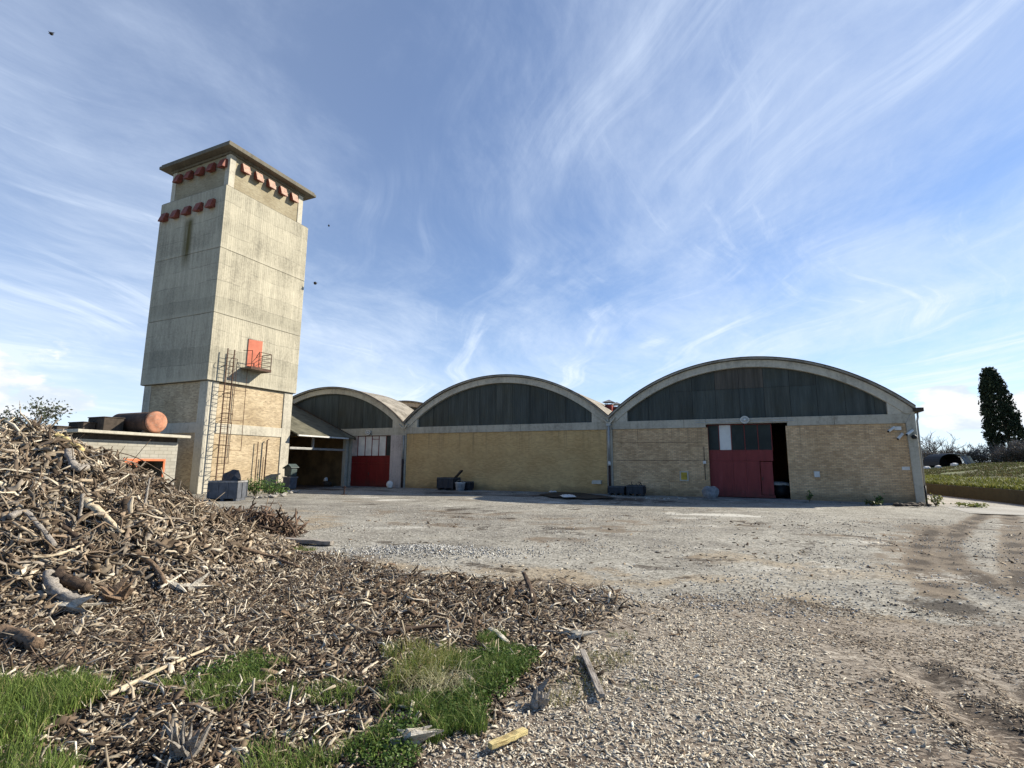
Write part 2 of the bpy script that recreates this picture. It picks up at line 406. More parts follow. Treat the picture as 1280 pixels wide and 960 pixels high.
# ------------------------------------------------------------------ objects
def link(o, parent=None):
    COL.objects.link(o)
    if parent is not None:
        o.parent = parent
    return o
def tag(o, label=None, cat=None, group=None, kind=None):
    if label: o['label'] = label
    if cat: o['category'] = cat
    if group: o['group'] = group
    if kind: o['kind'] = kind
    return o
ORIG = {}
def empty(name, loc, label, cat, group=None, rz=0.):
    o = bpy.data.objects.new(name, None); o.empty_display_size = .3
    COL.objects.link(o); o.location = loc; o.rotation_euler = (0, 0, rz)
    return tag(o, label, cat, group)
def mesh_obj(name, V, F, mt, parent=None, smooth=False, bevel=0., origin=None, col=None):
    """V in world coordinates; stored relative to the parent's origin (or to origin)"""
    V = np.asarray(V, float).reshape(-1, 3)
    off = np.array([0, 0, 0.])
    if parent is not None:
        q = parent; 
        while q is not None:
            off = off + np.array(q.location); q = q.parent
    elif origin is not None: off = np.asarray(origin, float)
    me = bpy.data.meshes.new(name)
    me.from_pydata([tuple(v) for v in V - off], [], [tuple(f) for f in F]); me.update()
    if isinstance(mt, (list, tuple)):
        for k in mt: me.materials.append(k)
    else: me.materials.append(mt)
    if smooth: me.polygons.foreach_set('use_smooth', [True] * len(me.polygons))
    if col is not None:
        a = me.color_attributes.new('col', 'FLOAT_COLOR', 'POINT')
        c = np.ones((len(V), 4), np.float32); c[:, :3] = col; a.data.foreach_set('color', c.ravel())
    o = bpy.data.objects.new(name, me); link(o, parent)
    if parent is None and origin is not None: o.location = tuple(off)
    if bevel:
        b = o.modifiers.new('edge', 'BEVEL'); b.width = bevel; b.segments = 2; b.limit_method = 'ANGLE'
    return o
def big_mesh(name, V, F4, mt, col=None, F3=None, smooth=False, attrs=None):
    """fast path for big numpy meshes"""
    me = bpy.data.meshes.new(name)
    V = np.ascontiguousarray(V, np.float32); n4 = 0 if F4 is None else len(F4); n3 = 0 if F3 is None else len(F3)
    idx = []
    if n4: idx.append(np.asarray(F4, np.int32).ravel())
    if n3: idx.append(np.asarray(F3, np.int32).ravel())
    idx = np.concatenate(idx)
    me.vertices.add(len(V)); me.vertices.foreach_set('co', V.ravel())
    me.loops.add(len(idx)); me.loops.foreach_set('vertex_index', idx)
    me.polygons.add(n4 + n3)
    st = np.concatenate([np.arange(n4) * 4, n4 * 4 + np.arange(n3) * 3]).astype(np.int32)
    me.polygons.foreach_set('loop_start', st)
    if smooth: me.polygons.foreach_set('use_smooth', np.ones(n4 + n3, bool))
    me.update(calc_edges=True); me.validate()
    me.materials.append(mt)
    if col is not None:
        a = me.color_attributes.new('col', 'FLOAT_COLOR', 'POINT')
        c = np.ones((len(V), 4), np.float32); c[:, :3] = col; a.data.foreach_set('color', c.ravel())
    for k, v in (attrs or {}).items():
        a = me.attributes.new(k, 'FLOAT', 'POINT'); a.data.foreach_set('value', np.asarray(v, np.float32))
    o = bpy.data.objects.new(name, me); COL.objects.link(o)
    return o

class MB:
    def __init__(s): s.v = []; s.f = []; s.c = []
    def add(s, V, F, c=None):
        o = len(s.v); s.v += [tuple(map(float, q)) for q in V]; s.f += [tuple(i + o for i in f) for f in F]
        s.c += [c or (1, 1, 1)] * len(V); return s
    def box(s, x0, x1, y0, y1, z0, z1, c=None):
        return s.add([(x0, y0, z0), (x1, y0, z0), (x1, y1, z0), (x0, y1, z0), (x0, y0, z1), (x1, y0, z1), (x1, y1, z1), (x0, y1, z1)],
                     [(0, 3, 2, 1), (4, 5, 6, 7), (0, 1, 5, 4), (1, 2, 6, 5), (2, 3, 7, 6), (3, 0, 4, 7)], c)
    def prism(s, pts, axis, a, b):
        """polygon pts (2D) extruded along axis between a and b"""
        n = len(pts)
        def mk(p, t): return (t, p[0], p[1]) if axis == 0 else ((p[0], t, p[1]) if axis == 1 else (p[0], p[1], t))
        V = [mk(p, a) for p in pts] + [mk(p, b) for p in pts]
        F = [tuple(range(n))[::-1], tuple(range(n, 2 * n))] + [(i, (i + 1) % n, n + (i + 1) % n, n + i) for i in range(n)]
        return s.add(V, F)
    def tube(s, pts, r, n=6, cap=True):
        pts = [Vector(p) for p in pts]; k = len(pts)
        rr = r if hasattr(r, '__len__') else [r] * k
        V = []; up = None
        for i in range(k):
            t = (pts[min(i + 1, k - 1)] - pts[max(i - 1, 0)]).normalized()
            if up is None or abs(up.dot(t)) > .95: up = Vector((0, 0, 1)) if abs(t.z) < .9 else Vector((1, 0, 0))
            a = t.cross(up).normalized(); b = a.cross(t).normalized(); up = b
            for j in range(n):
                q = 2 * math.pi * j / n
                V.append(tuple(pts[i] + (a * math.cos(q) + b * math.sin(q)) * rr[i]))
        F = [(i * n + j, i * n + (j + 1) % n, (i + 1) * n + (j + 1) % n, (i + 1) * n + j) for i in range(k - 1) for j in range(n)]
        if cap: F += [tuple(range(n))[::-1], tuple(range((k - 1) * n, k * n))]
        return s.add(V, F)
    def build(s, name, mt, parent=None, **kw):
        if kw.pop('colored', False): kw['col'] = np.array(s.c)
        return mesh_obj(name, s.v, s.f, mt, parent, **kw)

# ------------------------------------------------------------------ terrain
CX, CY = CAM[0], CAM[1]
def cam_xy(P):
    d = np.asarray(P, float)[..., :2] - CAM[:2]
    return d @ RH, d @ FH
def from_cam(X, Y):
    X = np.asarray(X, float); Y = np.asarray(Y, float)
    return CAM[0] + X * RH[0] + Y * FH[0], CAM[1] + X * RH[1] + Y * FH[1]

DEBRIS_EDGE = gpts([(345, 690), (430, 700), (520, 722), (640, 732), (700, 733), (750, 748), (775, 768)])
RUTS = [gpts([(1285, 960), (1215, 900), (1165, 850)], .2), gpts([(1400, 960), (1290, 890), (1260, 850)], .2),
        gpts([(1140, 750), (1200, 765)]), gpts([(1225, 745), (1290, 770), (1350, 790)])]
TRACKS = [gpts([(1330, 760), (1250, 735), (1190, 705), (1185, 680), (1200, 660), (1235, 640), (1250, 632)]),
          gpts([(1400, 800), (1290, 735), (1265, 700), (1268, 670), (1262, 645), (1250, 632)]),
          gpts([(1180, 745), (1150, 712), (1150, 685), (1165, 662)])]
def ground_z(x, y):
    P = np.stack([np.ravel(x), np.ravel(y)], 1).astype(float)
    X, Y = cam_xy(P); r = np.hypot(X, Y)
    near = sstep(11., 4.5, r)
    z = .30 * near
    z = z + near * .07 * (fbm(P[:, 0] * .9, P[:, 1] * .9, 4, 3) - .5) + .03 * sstep(30, 10, r) * (fbm(P[:, 0] * .5, P[:, 1] * .5, 3, 9) - .5)
    d = line_dist(P, list(DEBRIS_EDGE))
    z = z + .07 * np.exp(-(d / .4) ** 2) * sstep(.25, .6, fbm(P[:, 0] * 1.3, P[:, 1] * 1.3, 3, 5))
    for k, rt in enumerate(RUTS):
        dd = line_dist(P, list(rt)); w = .20 if k < 2 else .35
        z = z - .065 * np.exp(-(dd / w) ** 2) + .03 * np.exp(-((dd - 2 * w) / (.7 * w)) ** 2)
    for rt in TRACKS:
        dd = line_dist(P, list(rt)); z = z - .035 * np.exp(-(dd / .4) ** 2)
    gh = gpts([(530, 690)])[0]
    z = z + .12 * np.exp(-(((P - gh) @ RH) / 1.1) ** 2 - (((P - gh) @ FH) / .8) ** 2)
    return z.reshape(np.shape(x))
def gz(x, y): return float(ground_z(np.array([x]), np.array([y]))[0])
def on_ground(px, py):
    z = 0.
    for _ in range(6):
        p = at_plane(px, py, 2, z); z = gz(p[0], p[1])
    return np.array([p[0], p[1], z])

def grid_axis(lo, hi, f0, f1, step, mid0, mid1, mstep):
    a = list(np.arange(f0, f1, step))
    b = list(np.arange(mid0, f0, mstep)); c = list(np.arange(f1, mid1, mstep))
    g = []; s = mstep; p = mid0
    while p > lo: s *= 1.5; p -= s; g.append(max(p, lo))
    h = []; s = mstep; p = mid1
    while p < hi: s *= 1.5; p += s; h.append(min(p, hi))
    return np.array(g[::-1] + b + a + c + [mid1] + h)
gx = grid_axis(-600, 700, 14, 42, .17, -14, 42.2, .6)
gy = grid_axis(-300, 900, -40, -17, .17, -46, 4, .5)
XX, YY = np.meshgrid(gx, gy)
GP = np.stack([XX.ravel(), YY.ravel()], 1)
def ell(P, pix, w):
    """soft blob around a pixel polyline on the ground, w metres"""
    return np.exp(-(line_dist(P, list(gpts(pix))) / w) ** 2)
PALE_Z = gpts([(560, 960), (640, 900), (690, 850), (760, 800), (785, 758), (930, 775), (1010, 800), (1080, 860), (1130, 960)])
BROWN_Z = gpts([(780, 745), (950, 745), (1150, 770), (1300, 775), (1700, 850), (1500, 960), (1130, 960), (1080, 860), (1010, 800), (930, 775), (840, 765)])
def ground_obj():
    P = GP; X, Y = cam_xy(P); r = np.hypot(X, Y)
    nz = fbm(P[:, 0] * .6, P[:, 1] * .6, 4, 21)
    zone = poly_sd(P, np.vstack([gpts([(-900, 960), (-600, 800), (-100, 650), (330, 680)]), DEBRIS_EDGE, gpts([(1000, 765), (1150, 790), (1300, 790), (1700, 960)]), [CAM[:2] - 6 * FH]]))
    dirt = sstep(-1.6, .8, zone + (nz - .5) * 2); mulch = sstep(-.6, .5, zone + (nz - .5) * 2)
    for t in TRACKS: dirt = np.maximum(dirt, .95 * np.exp(-(line_dist(P, list(t)) / .42) ** 2))
    dirt = np.maximum(dirt, .85 * ell(P, [(1160, 660), (1150, 690), (1190, 730)], 1.2))
    dirt = np.maximum(dirt, .45 * ell(P, [(480, 640), (700, 650), (900, 655)], 3.))
    sand = np.maximum(.9 * ell(P, [(480, 712), (600, 715), (760, 722), (950, 735)], 1.0), .6 * ell(P, [(900, 690), (1100, 720), (1000, 750)], 1.6))
    sand = np.maximum(sand, .7 * ell(P, [(360, 640), (400, 660)], 1.5))
    damp = np.zeros(len(P))
    for pix, w, a in [([(1140, 752), (1200, 760)], .45, 1.), ([(1230, 752), (1300, 770)], .5, 1.), ([(540, 616), (600, 617), (700, 621), (830, 627)], 1.8, .95), ([(380, 611), (480, 614)], 1.6, .9),
                      ([(560, 645), (640, 648)], .5, .7), ([(950, 655), (1010, 662)], .5, .6), ([(1165, 850), (1290, 960)], .28, .9), ([(1260, 850), (1300, 900)], .3, .9), ([(590, 706), (640, 714)], .25, .8),
                      ([(460, 630), (520, 632)], .8, .6), ([(760, 632), (860, 634)], .9, .45), ([(640, 665), (700, 668)], .3, .5), ([(820, 640), (1000, 668)], .5, .4)]:
        damp = np.maximum(damp, a * ell(P, pix, w))
    for t in TRACKS: damp = np.maximum(damp, .8 * np.exp(-(line_dist(P, list(t)) / .3) ** 2))
    pale = np.zeros(len(P))
    for pix, w, a in [([(850, 642), (950, 645)], .8, .95), ([(470, 625), (505, 625)], .9, .9), ([(585, 623), (612, 623.5)], .4, .8), ([(675, 628), (730, 629)], .6, .75), ([(430, 619.5), (470, 620)], .5, .7), ([(400, 632), (470, 635)], .8, .45)]:
        pale = np.maximum(pale, a * ell(P, pix, w))
    b1_ = fbm(P[:, 0] * 1.1, P[:, 1] * 1.1, 5, 131); b2_ = fbm(P[:, 0] * 2.7 + 9, P[:, 1] * 2.7, 4, 137); b3_ = fbm(P[:, 0] * .45, P[:, 1] * .45, 5, 139)
    out_ = 1 - sstep(-1., .6, zone)
    brk = .35 + .9 * sstep(.36, .62, .5 * b1_ + .5 * b2_)
    dirt = np.where(out_ > .5, np.clip(dirt * brk, 0, 1), dirt); sand = sand * (.3 + .95 * sstep(.38, .62, b1_)); damp = damp * (.25 + 1.0 * sstep(.38, .6, .6 * b1_ + .4 * b2_)); pale = pale * (.35 + .9 * sstep(.36, .58, b1_))
    for t in TRACKS: dirt = np.maximum(dirt, (.72 + .5 * b2_ + .2 * b1_) * np.exp(-(line_dist(P, list(t)) / .36) ** 4))
    damp = np.maximum(damp, out_ * .62 * sstep(.56, .70, b3_) * sstep(.40, .58, b2_))
    dirt = np.maximum(dirt, out_ * .6 * sstep(.52, .68, fbm(P[:, 0] * .3 + 5, P[:, 1] * .5, 5, 149)) * sstep(.4, .6, b1_))
    pale = np.maximum(pale, out_ * .40 * sstep(.60, .74, fbm(P[:, 0] * .35 + 15, P[:, 1] * .6, 5, 151)))
    lite = np.maximum(sstep(-1.5, 1.2, poly_sd(P, PALE_Z) + (nz - .5) * 2), .75 * sstep(-1.5, 1.5, poly_sd(P, BROWN_Z) + (nz - .5) * 2))
    Z = ground_z(P[:, 0], P[:, 1])
    # the hidden sheet beyond the wall stays below the field
    Z = Z - 1.2 * sstep(43., 46., P[:, 0])
    n, m_ = len(gy), len(gx)
    I = np.arange(n * m_).reshape(n, m_)
    F = np.stack([I[:-1, :-1], I[:-1, 1:], I[1:, 1:], I[1:, :-1]], -1).reshape(-1, 4)
    o = big_mesh('ground', np.column_stack([P, Z]), F, M['ground'], attrs=dict(lite=lite, mulch=mulch, dirt=dirt, sand=sand, damp=damp, pale=pale), smooth=True)
    return tag(o, 'pale grey gravel yard with brown dirt and wheel tracks', 'ground', kind='structure')
ground_obj()

# ------------------------------------------------------------------ warehouse halls
W = 18.816
ZS, ZP = 5.72, 9.5           # springing and crown of the roof shell
BT, BB = 5.42, 4.84          # beam top and bottom
hR = ZP - ZS; RAD = (W * W / 4 + hR * hR) / (2 * hR); ZC = ZP - RAD
def arch_z(x, rad): return ZC + math.sqrt(max(rad * rad - (x - W / 2) ** 2, 0))
def arc_pts(x0, x1, rad, n): return [(x0 + (x1 - x0) * i / n, arch_z(x0 + (x1 - x0) * i / n, rad)) for i in range(n + 1)]
def band(mb, X0, out, inn, y0, y1):
    n = len(out)
    V = []
    for (xo, zo), (xi, zi) in zip(out, inn):
        V += [(X0 + xo, y0, zo), (X0 + xi, y0, zi), (X0 + xi, y1, zi), (X0 + xo, y1, zo)]
    F = []
    for i in range(n - 1):
        a, b = i * 4, (i + 1) * 4
        F += [(a, a + 1, b + 1, b), (a + 1, a + 2, b + 2, b + 1), (a + 2, a + 3, b + 3, b + 2), (a + 3, a, b, b + 3)]
    F += [(3, 2, 1, 0), (4 * n - 4, 4 * n - 3, 4 * n - 2, 4 * n - 1)]
    mb.add(V, F)

def hall_shell(root, X0, L=44., y0=0., seam_mid=True, seed=1, detail=True, panel_w=1.55):
    rnd = random.Random(seed)
    # concrete arch rib
    mb = MB(); n = 40
    ro = RAD - .06; ri = RAD - .56
    xs = [.03 + (W - .06) * i / n for i in range(n + 1)]
    band(mb, X0, [(x, arch_z(x, ro)) for x in xs], [(x, max(arch_z(x, ri), BT - .0) if True else 0) for x in xs], y0 - .12, y0 + .30)
    mb.build('arch_rib', M['rib'], root, bevel=.02)
    # roof shell (thin sheet with a dark edge)
    mb = MB(); xo = [(-.0 + (W) * i / n) for i in range(n + 1)]
    band(mb, X0, [(x, arch_z(x, RAD + .08)) for x in xo], [(x, arch_z(x, RAD - .03)) for x in xo], y0 - .34, y0 + L)
    mb.build('roof', M['roof'], root)
    mb = MB()
    band(mb, X0, [(x, arch_z(x, RAD + .13)) for x in xo], [(x, arch_z(x, RAD + .083)) for x in xo], y0 - .37, y0 - .20)
    mb.build('roof_edge', M['darkwood'], root)
    # white blocks closing the arch corners
    mb = MB()
    xe = 1.36
    for side in (0, 1):
        pts = [(.45, BT + .003)] + [(xe, BT + .003)] + [(xe - (xe - .45) * i / 5, arch_z(xe - (xe - .45) * i / 5, ri) - .003) for i in range(6)]
        pts = [(X0 + (p if side == 0 else W - p), z) for p, z in pts]
        if side: pts = pts[::-1]
        MB().prism(pts, 1, y0 - .05, y0 + .28).build('corner_block', M['rib'], root)
    # gable sheets
    mb = MB(); ym = y0 + .17
    x = xe; mid = 7.5
    k = 0
    while x < W - xe - .02:
        x1 = min(x + panel_w, W - xe)
        if W - xe - x1 < .4: x1 = W - xe
        a, b = x + .012, x1 - .012
        za, zb = arch_z(a, ri) - .004, arch_z(b, ri) - .004
        zm = arch_z((a + b) / 2, ri) - .004
        rows = [(BT + .012, None)]
        def sheet(lo, la, lm, lb, c):
            dy = rnd.uniform(-.012, .012)
            mb2 = MB(); mb2.prism([(X0 + a, lo), (X0 + b, lo), (X0 + b, lb), (X0 + (a + b) / 2, lm), (X0 + a, la)], 1, ym + dy, ym + .03 + dy)
            mb.add(mb2.v, mb2.f, c)
        def tint():
            t = rnd.uniform(.85, 1.15); w = rnd.uniform(-.04, .04)
            return (t * (1 + w), t, t * (1 - w))
        if seam_mid and min(za, zb) > mid + .25:
            sheet(BT + .012, mid - .01, mid - .01, mid - .01, tint())
            c = tint()
            if seed == 3 and abs((a + b) / 2 - 9.0) < 1.3: c = (1.45, 1.1, .98)
            sheet(mid + .01, za, zm, zb, c)
        else: sheet(BT + .012, za, zm, zb, tint())
        x = x1
    mb.build('gable_panel', M['gable'], root, colored=True)
    mb = MB(); mb.box(X0 + xe, X0 + W - xe, ym + .06, ym + .075, BT, BT + .3)
    pts = [(X0 + xe, BT + .3)] + [(X0 + W - xe, BT + .3)] + [(X0 + p, z - .02) for p, z in arc_pts(W - xe, xe, ri, 24)]
    mb = MB().prism([(X0 + xe, BT + .01)] + [(X0 + W - xe, BT + .01)] + [(X0 + p, z - .01) for p, z in arc_pts(W - xe, xe, ri, 24)], 1, ym + .06, ym + .09)
    mb.build('gable_backing', M['black'], root)
    if detail:
        # rear wall and side walls below the springing
        mb = MB(); mb.prism([(X0 + .1, 0), (X0 + W - .1, 0)] + [(X0 + p, z - .04) for p, z in arc_pts(W - .1, .1, RAD - .03, 24)], 1, y0 + L - .3, y0 + L - .05)
        mb.build('rear_wall', M['brick_2'], root)

def beam(root, X0, spans, y0=-.06, y1=.28):
    mb = MB()
    for a, b, zb, zt in spans: mb.box(X0 + a + .008, X0 + b - .008, y0, y1, zb, zt)
    mb.build('beam', M['beam'], root, bevel=.012)

# --- hall with the open red door (right)
h3 = empty('vaulted_hall', (1.5 * W, 0, 0), 'vaulted brick hall with a half open red sliding door', 'warehouse hall', 'vaulted halls of the warehouse')
hall_shell(h3, W, seed=3)
X3 = W
DX0, DX1, DXR = 25.76, 29.76, 30.62
mb = MB(); mb.box(W + .22, DX0, .03, .27, 0, BB - .003)
mb.build('wall', M['brick_3'], h3)
mb = MB(); mb.box(DXR, 2 * W - .42, .03, .27, 0, BB - .003)
mb.build('wall', M['brick_3'], h3)
beam(h3, 0, [(W + .2, 24.2, BB, BT), (24.2, DX0 - .1, BB, BT), (DX0 - .1, DXR + .1, 5.06, BT), (DXR + .1, 33.4, BB, BT), (33.4, 2 * W - .02, BB, BT)])
mb = MB(); mb.box(DX0 - .8, DXR + .5, -.11, -.063, 5.15, 5.21); mb.box(DX0 - .8, DXR + .5, -.10, -.063, 5.30, 5.33)
mb.build('door_track', M['steel'], h3)
# side end column, tapering
mb = MB()
mb.prism([(2 * W - .42, 0), (2 * W + .02, 0), (2 * W - .02, BT + .42), (2 * W - .52, BB)], 1, -.10, .5)
mb.build('corner_pillar', M['beam'], h3, bevel=.03)
mb = MB(); mb.box(2 * W - .3, 2 * W - .05, .5, 44, 0, ZS - .1)
mb.build('side_wall', M['brick_3'], h3)
mb = MB(); mb.box(2 * W - .12, 2 * W + .38, -.36, 44., ZS - .20, ZS + .03); mb.build('eaves_gutter', M['darkwood'], h3, bevel=.02)
mb = MB(); mb.tube([(2 * W + .16, .12, ZS - .22), (2 * W + .16, .12, ZS - .5), (2 * W + .1, .12, ZS - .75), (2 * W + .1, .12, 1.1)], .055, 8); mb.build('downpipe', M['steel'], h3, smooth=True)
mb = MB(); mb.tube([(2 * W + .1, .12, 1.1), (2 * W + .1, .12, .02)], .075, 8); mb.build('downpipe', M['black'], h3, smooth=True)
# brick movement joints and conduit
mb = MB(); mb.box(W + .5, DX0 - .1, .018, .0285, 2.52, 2.545); mb.box(20.9, 20.915, .016, .0285, 3.4, BB - .02); mb.box(W + .5, DX0 - .3, .018, .0285, 3.82, 3.84); mb.box(23.0, 23.012, .016, .0285, 0, 1.2)
mb.build('wall_joint', M['darkwood'], h3)
# door leaf
door = MB()
for a, b, z0, z1 in [(DX0, 27.28, .1, 2.52), (27.285, 28.10, .1, 2.52), (28.105, 28.93, .1, 2.52), (DX0, 27.28, 2.53, 3.22), (27.285, 28.10, 2.53, 3.22), (28.105, DX1, 2.53, 3.22), (28.94, DX1, .1, .28)]:
    door.box(a, b, .33, .38, z0, z1)
leaf = door.build('sliding_door', M['red'], h3, bevel=.006)
mb = MB(); mb.box(28.97, 29.70, .325, .365, .30, 2.48); wk = mb.build('wicket_door', M['red'], leaf, bevel=.006)
mb = MB(); mb.box(29.02, 29.09, .29, .323, 1.25, 1.45); mb.build('handle', M['darkwood'], leaf)
px_ = [DX0, 26.47, 27.26, 28.10, 28.93, DX1]
for i in range(5):
    mb = MB(); mb.box(px_[i] + .03, px_[i + 1] - .03, .345, .36, 3.28, 5.0)
    mb.build('pane', M['pane_w'] if i == 1 else M['pane_d'], leaf)
mb = MB()
for i in range(6): mb.box(px_[i] - .022, px_[i] + .022, .325, .385, 3.225, 5.03)
mb.box(DX0, DX1, .325, .385, 5.0, 5.04); mb.box(DX0, DX1, .328, .382, 3.223, 3.275)
mb.build('door_frame', M['red'], leaf)
mb = MB(); mb.box(DX0 - .001, DXR + .2, .30, .9, 0, .06); mb.build('threshold', M['apron'], h3)
mb = MB(); mb.box(W + .3, 2 * W - .3, .3, 43, .0, .05); mb.build('inner_floor', M['apron'], h3)
# flues in the valley roof
for cx, cy, zt, rr in [(17.30, 6.2, 7.75, .30), (17.75, 7.2, 7.62, .30)]:
    mb = MB(); mb.box(cx - rr, cx + rr, cy - rr, cy + rr, 5.6, zt - .28); ch = mb.build('chimney', M['chim'], h3, bevel=.02)
    mb = MB()
    for dx in (-1, 1):
        for dy in (-1, 1): mb.box(cx + dx * rr * .8 - .02, cx + dx * rr * .8 + .02, cy + dy * rr * .8 - .02, cy + dy * rr * .8 + .02, zt - .28, zt - .10)
    mb.box(cx - rr - .04, cx + rr + .04, cy - rr - .04, cy + rr + .04, zt - .33, zt - .28)
    q = rr + .22
    mb.add([(cx - q, cy - q, zt - .1), (cx + q, cy - q, zt - .1), (cx + q, cy + q, zt - .1), (cx - q, cy + q, zt - .1), (cx, cy, zt + .16)], [(3, 2, 1, 0), (0, 1, 4), (1, 2, 4), (2, 3, 4), (3, 0, 4)])
    mb.build('cap', M['stone'], ch)

# --- plain middle hall
h2 = empty('vaulted_hall', (.5 * W, 0, 0), 'vaulted hall with a plain blank ochre brick front', 'warehouse hall', 'vaulted halls of the warehouse')
hall_shell(h2, 0., seed=2, seam_mid=False)
mb = MB(); mb.box(.24, W - .26, .03, .27, 0, BB - .003); mb.build('wall', M['brick_2'], h2)
beam(h2, 0, [(-.02, 4.6, BB, BT), (4.6, 6.6, BB, BT), (6.6, 8.4, BB, BT), (8.4, 9.9, BB, BT), (9.9, 11.5, BB, BT), (11.5, W + .18, BB, BT)])
mb = MB(); mb.box(-.20, .22, -.04, .26, 0, BB - .003); mb.build('pillar', M['beam'], h2, bevel=.02)
mb = MB(); mb.box(W - .24, W + .20, -.02, .26, 0, BB - .003); mb.build('pillar', M['beam'], h2, bevel=.02)
def downpipe(root, x, zj):
    mb = MB(); mb.tube([(x, -.17, ZS - .35), (x, -.17, zj + .3)], .085, 10); mb.build('downpipe', M['steel'], root, smooth=True)
    mb = MB(); mb.tube([(x, -.17, zj + .3), (x, -.17, zj)], .105, 10); mb.build('pipe_joint', M['white'], root, smooth=True)
    mb = MB(); mb.tube([(x, -.17, zj), (x, -.17, .03)], .09, 10); mb.build('downpipe', M['pipe_d'], root, smooth=True)
    mb = MB(); mb.box(x - .16, x + .16, -.27, -.07, ZS - .62, ZS - .36); mb.build('hopper', M['steel'], root, bevel=.02)
downpipe(h2, W - .03, 2.15)
mb = MB(); mb.tube([(.0, -.14, 4.7), (.0, -.14, 2.6)], .06, 8); mb.build('downpipe', M['steel'], h2, smooth=True)
mb = MB(); mb.tube([(.0, -.14, 2.6), (.0, -.14, .03)], .085, 8); mb.build('downpipe', M['pipe_d'], h2, smooth=True)
# valley gutters between the vaults
for xv, r_ in ((0., h2), (W, h3)):
    mb = MB(); mb.prism([(xv - .5, ZS + .02), (xv - .12, ZS - .32), (xv + .12, ZS - .32), (xv + .5, ZS + .02), (xv + .46, ZS - .08), (xv + .15, ZS - .42), (xv - .15, ZS - .42), (xv - .46, ZS - .08)], 1, -.30, .4)
    mb.build('valley_gutter', M['rib'], r_)

# --- left hall with the closed red door
h1 = empty('vaulted_hall', (-.5 * W, 0, 0), 'vaulted hall with a closed red door beside the shelter', 'warehouse hall', 'vaulted halls of the warehouse')
hall_shell(h1, -W, L=4.3, seed=5, seam_mid=False)
mb = MB(); mb.box(-W + .2, -6.95, .03, .27, 0, BB - .003); mb.build('wall', M['brick_2'], h1)
mb = MB(); mb.box(-6.95, -6.12, -.05, .27, 0, BB - .003); mb.build('pillar', M['beam'], h1, bevel=.02)
mb = MB(); mb.box(-1.50, -.21, -.05, .27, 0, BB - .003); mb.build('pillar', m_concrete('pinkish_render', (.46, .39, .35), streak=.35), h1, bevel=.02)
beam(h1, 0, [(-W, -9, BB, BT), (-9, -4.5, 4.73, BT), (-4.5, -.02, 4.73, BT)])
mb = MB()
for a, b, z0, z1 in [(-6.1, -3.85, .04, 2.2), (-3.845, -1.52, .04, 2.2), (-6.1, -3.85, 2.21, 2.82), (-3.845, -1.52, 2.21, 2.82)]: mb.box(a, b, .12, .17, z0, z1)
ld = mb.build('door', M['red_d'], h1, bevel=.006)
mb = MB(); mb.box(-4.02, -3.95, .08, .119, 1.1, 1.35); mb.build('handle', M['darkwood'], ld)
mb = MB(); mb.box(-6.1, -5.45, .1, .2, 2.86, 4.72); mb.build('infill_panel', m_plain('pink_board', (.45, .37, .33), .8, .2, 2.), h1)
wx = [-5.42, -4.55, -3.75, -2.95, -2.12, -1.53]
win = MB()
for i in range(6): win.box(wx[i] - .025, wx[i] + .025, .09, .18, 2.86, 4.72)
win.box(-5.42, -1.53, .09, .18, 2.825, 2.88); win.box(-5.42, -1.53, .09, .18, 4.68, 4.725); win.box(-3.75, -2.95, .092, .178, 4.38, 4.43)
wf = win.build('window', M['red_d'], h1)
for i in range(5):
    mb = MB(); mb.box(wx[i] + .03, wx[i + 1] - .03, .13, .14, 2.885, 4.675); mb.build('pane', M['pane_d'] if i == 4 else M['pane_w'], wf)

# --- rear hall seen over the valley
h4 = empty('vaulted_hall', (-.5 * W, 12., 0), 'far vaulted hall whose dark gable peeps over the roof valley', 'warehouse hall', 'vaulted halls of the warehouse')
hall_shell(h4, -W, L=32., y0=12., seed=8, seam_mid=False, detail=False)
mb = MB(); mb.box(-W + .1, -.1, 12.03, 43.5, 0, BT); mb.build('wall', M['brick_2'], h4)

# --- concrete strip in front of the halls
mb = MB(); mb.box(-6.9, 24.9, -1.25, .029, .0, .05); mb.box(24.9, 31.4, -2.1, .029, .0, .07); mb.box(31.4, 37.5, -1.1, .029, .0, .045)
tag(mb.build('pavement', M['apron'], origin=(15, -.6, 0)), 'narrow cracked concrete strip along the hall fronts', 'pavement', kind='structure')

# ------------------------------------------------------------------ open shelter
sh = empty('open_shelter', (-9.5, -3.6, 0), 'dark open shelter with a sloping corrugated roof beside the tower', 'shelter')
mb = MB()
def shed_z(x): return 4.46 + (-5.62 - x) * .415
mb.prism([(-5.62, shed_z(-5.62)), (-15.2, shed_z(-15.2)), (-25.2, 5.2), (-25.2, 5.3), (-15.2, shed_z(-15.2) + .1), (-5.62, shed_z(-5.62) + .1)], 1, -7.02, -.16)
mb.build('roof', M['roof_s'], sh)
mb = MB(); mb.prism([(-5.5, shed_z(-5.5) - .10), (-15.2, shed_z(-15.2) - .12), (-15.2, shed_z(-15.2) + .30), (-5.5, shed_z(-5.5) + .16)], 1, -.158, -.128); mb.build('barge_board', M['darkwood'], sh)
mb = MB(); mb.box(-5.61, -5.47, -7.02, -1.1, 4.37, 4.49); mb.build('gutter', M['white'], sh, bevel=.01)
mb = MB(); mb.box(-6.62, -6.42, -7.0, -.17, 3.30, 3.48); mb.build('cross_beam', M['steel'], sh, bevel=.01)
mb = MB(); mb.box(-6.6, -6.44, -4.5, -4.34, 3.48, 4.8); mb.build('strut', M['steel'], sh)
mb = MB(); mb.box(-6.68, -6.30, -.52, -.17, 0, 4.62); mb.build('post', M['beam'], sh, bevel=.015)
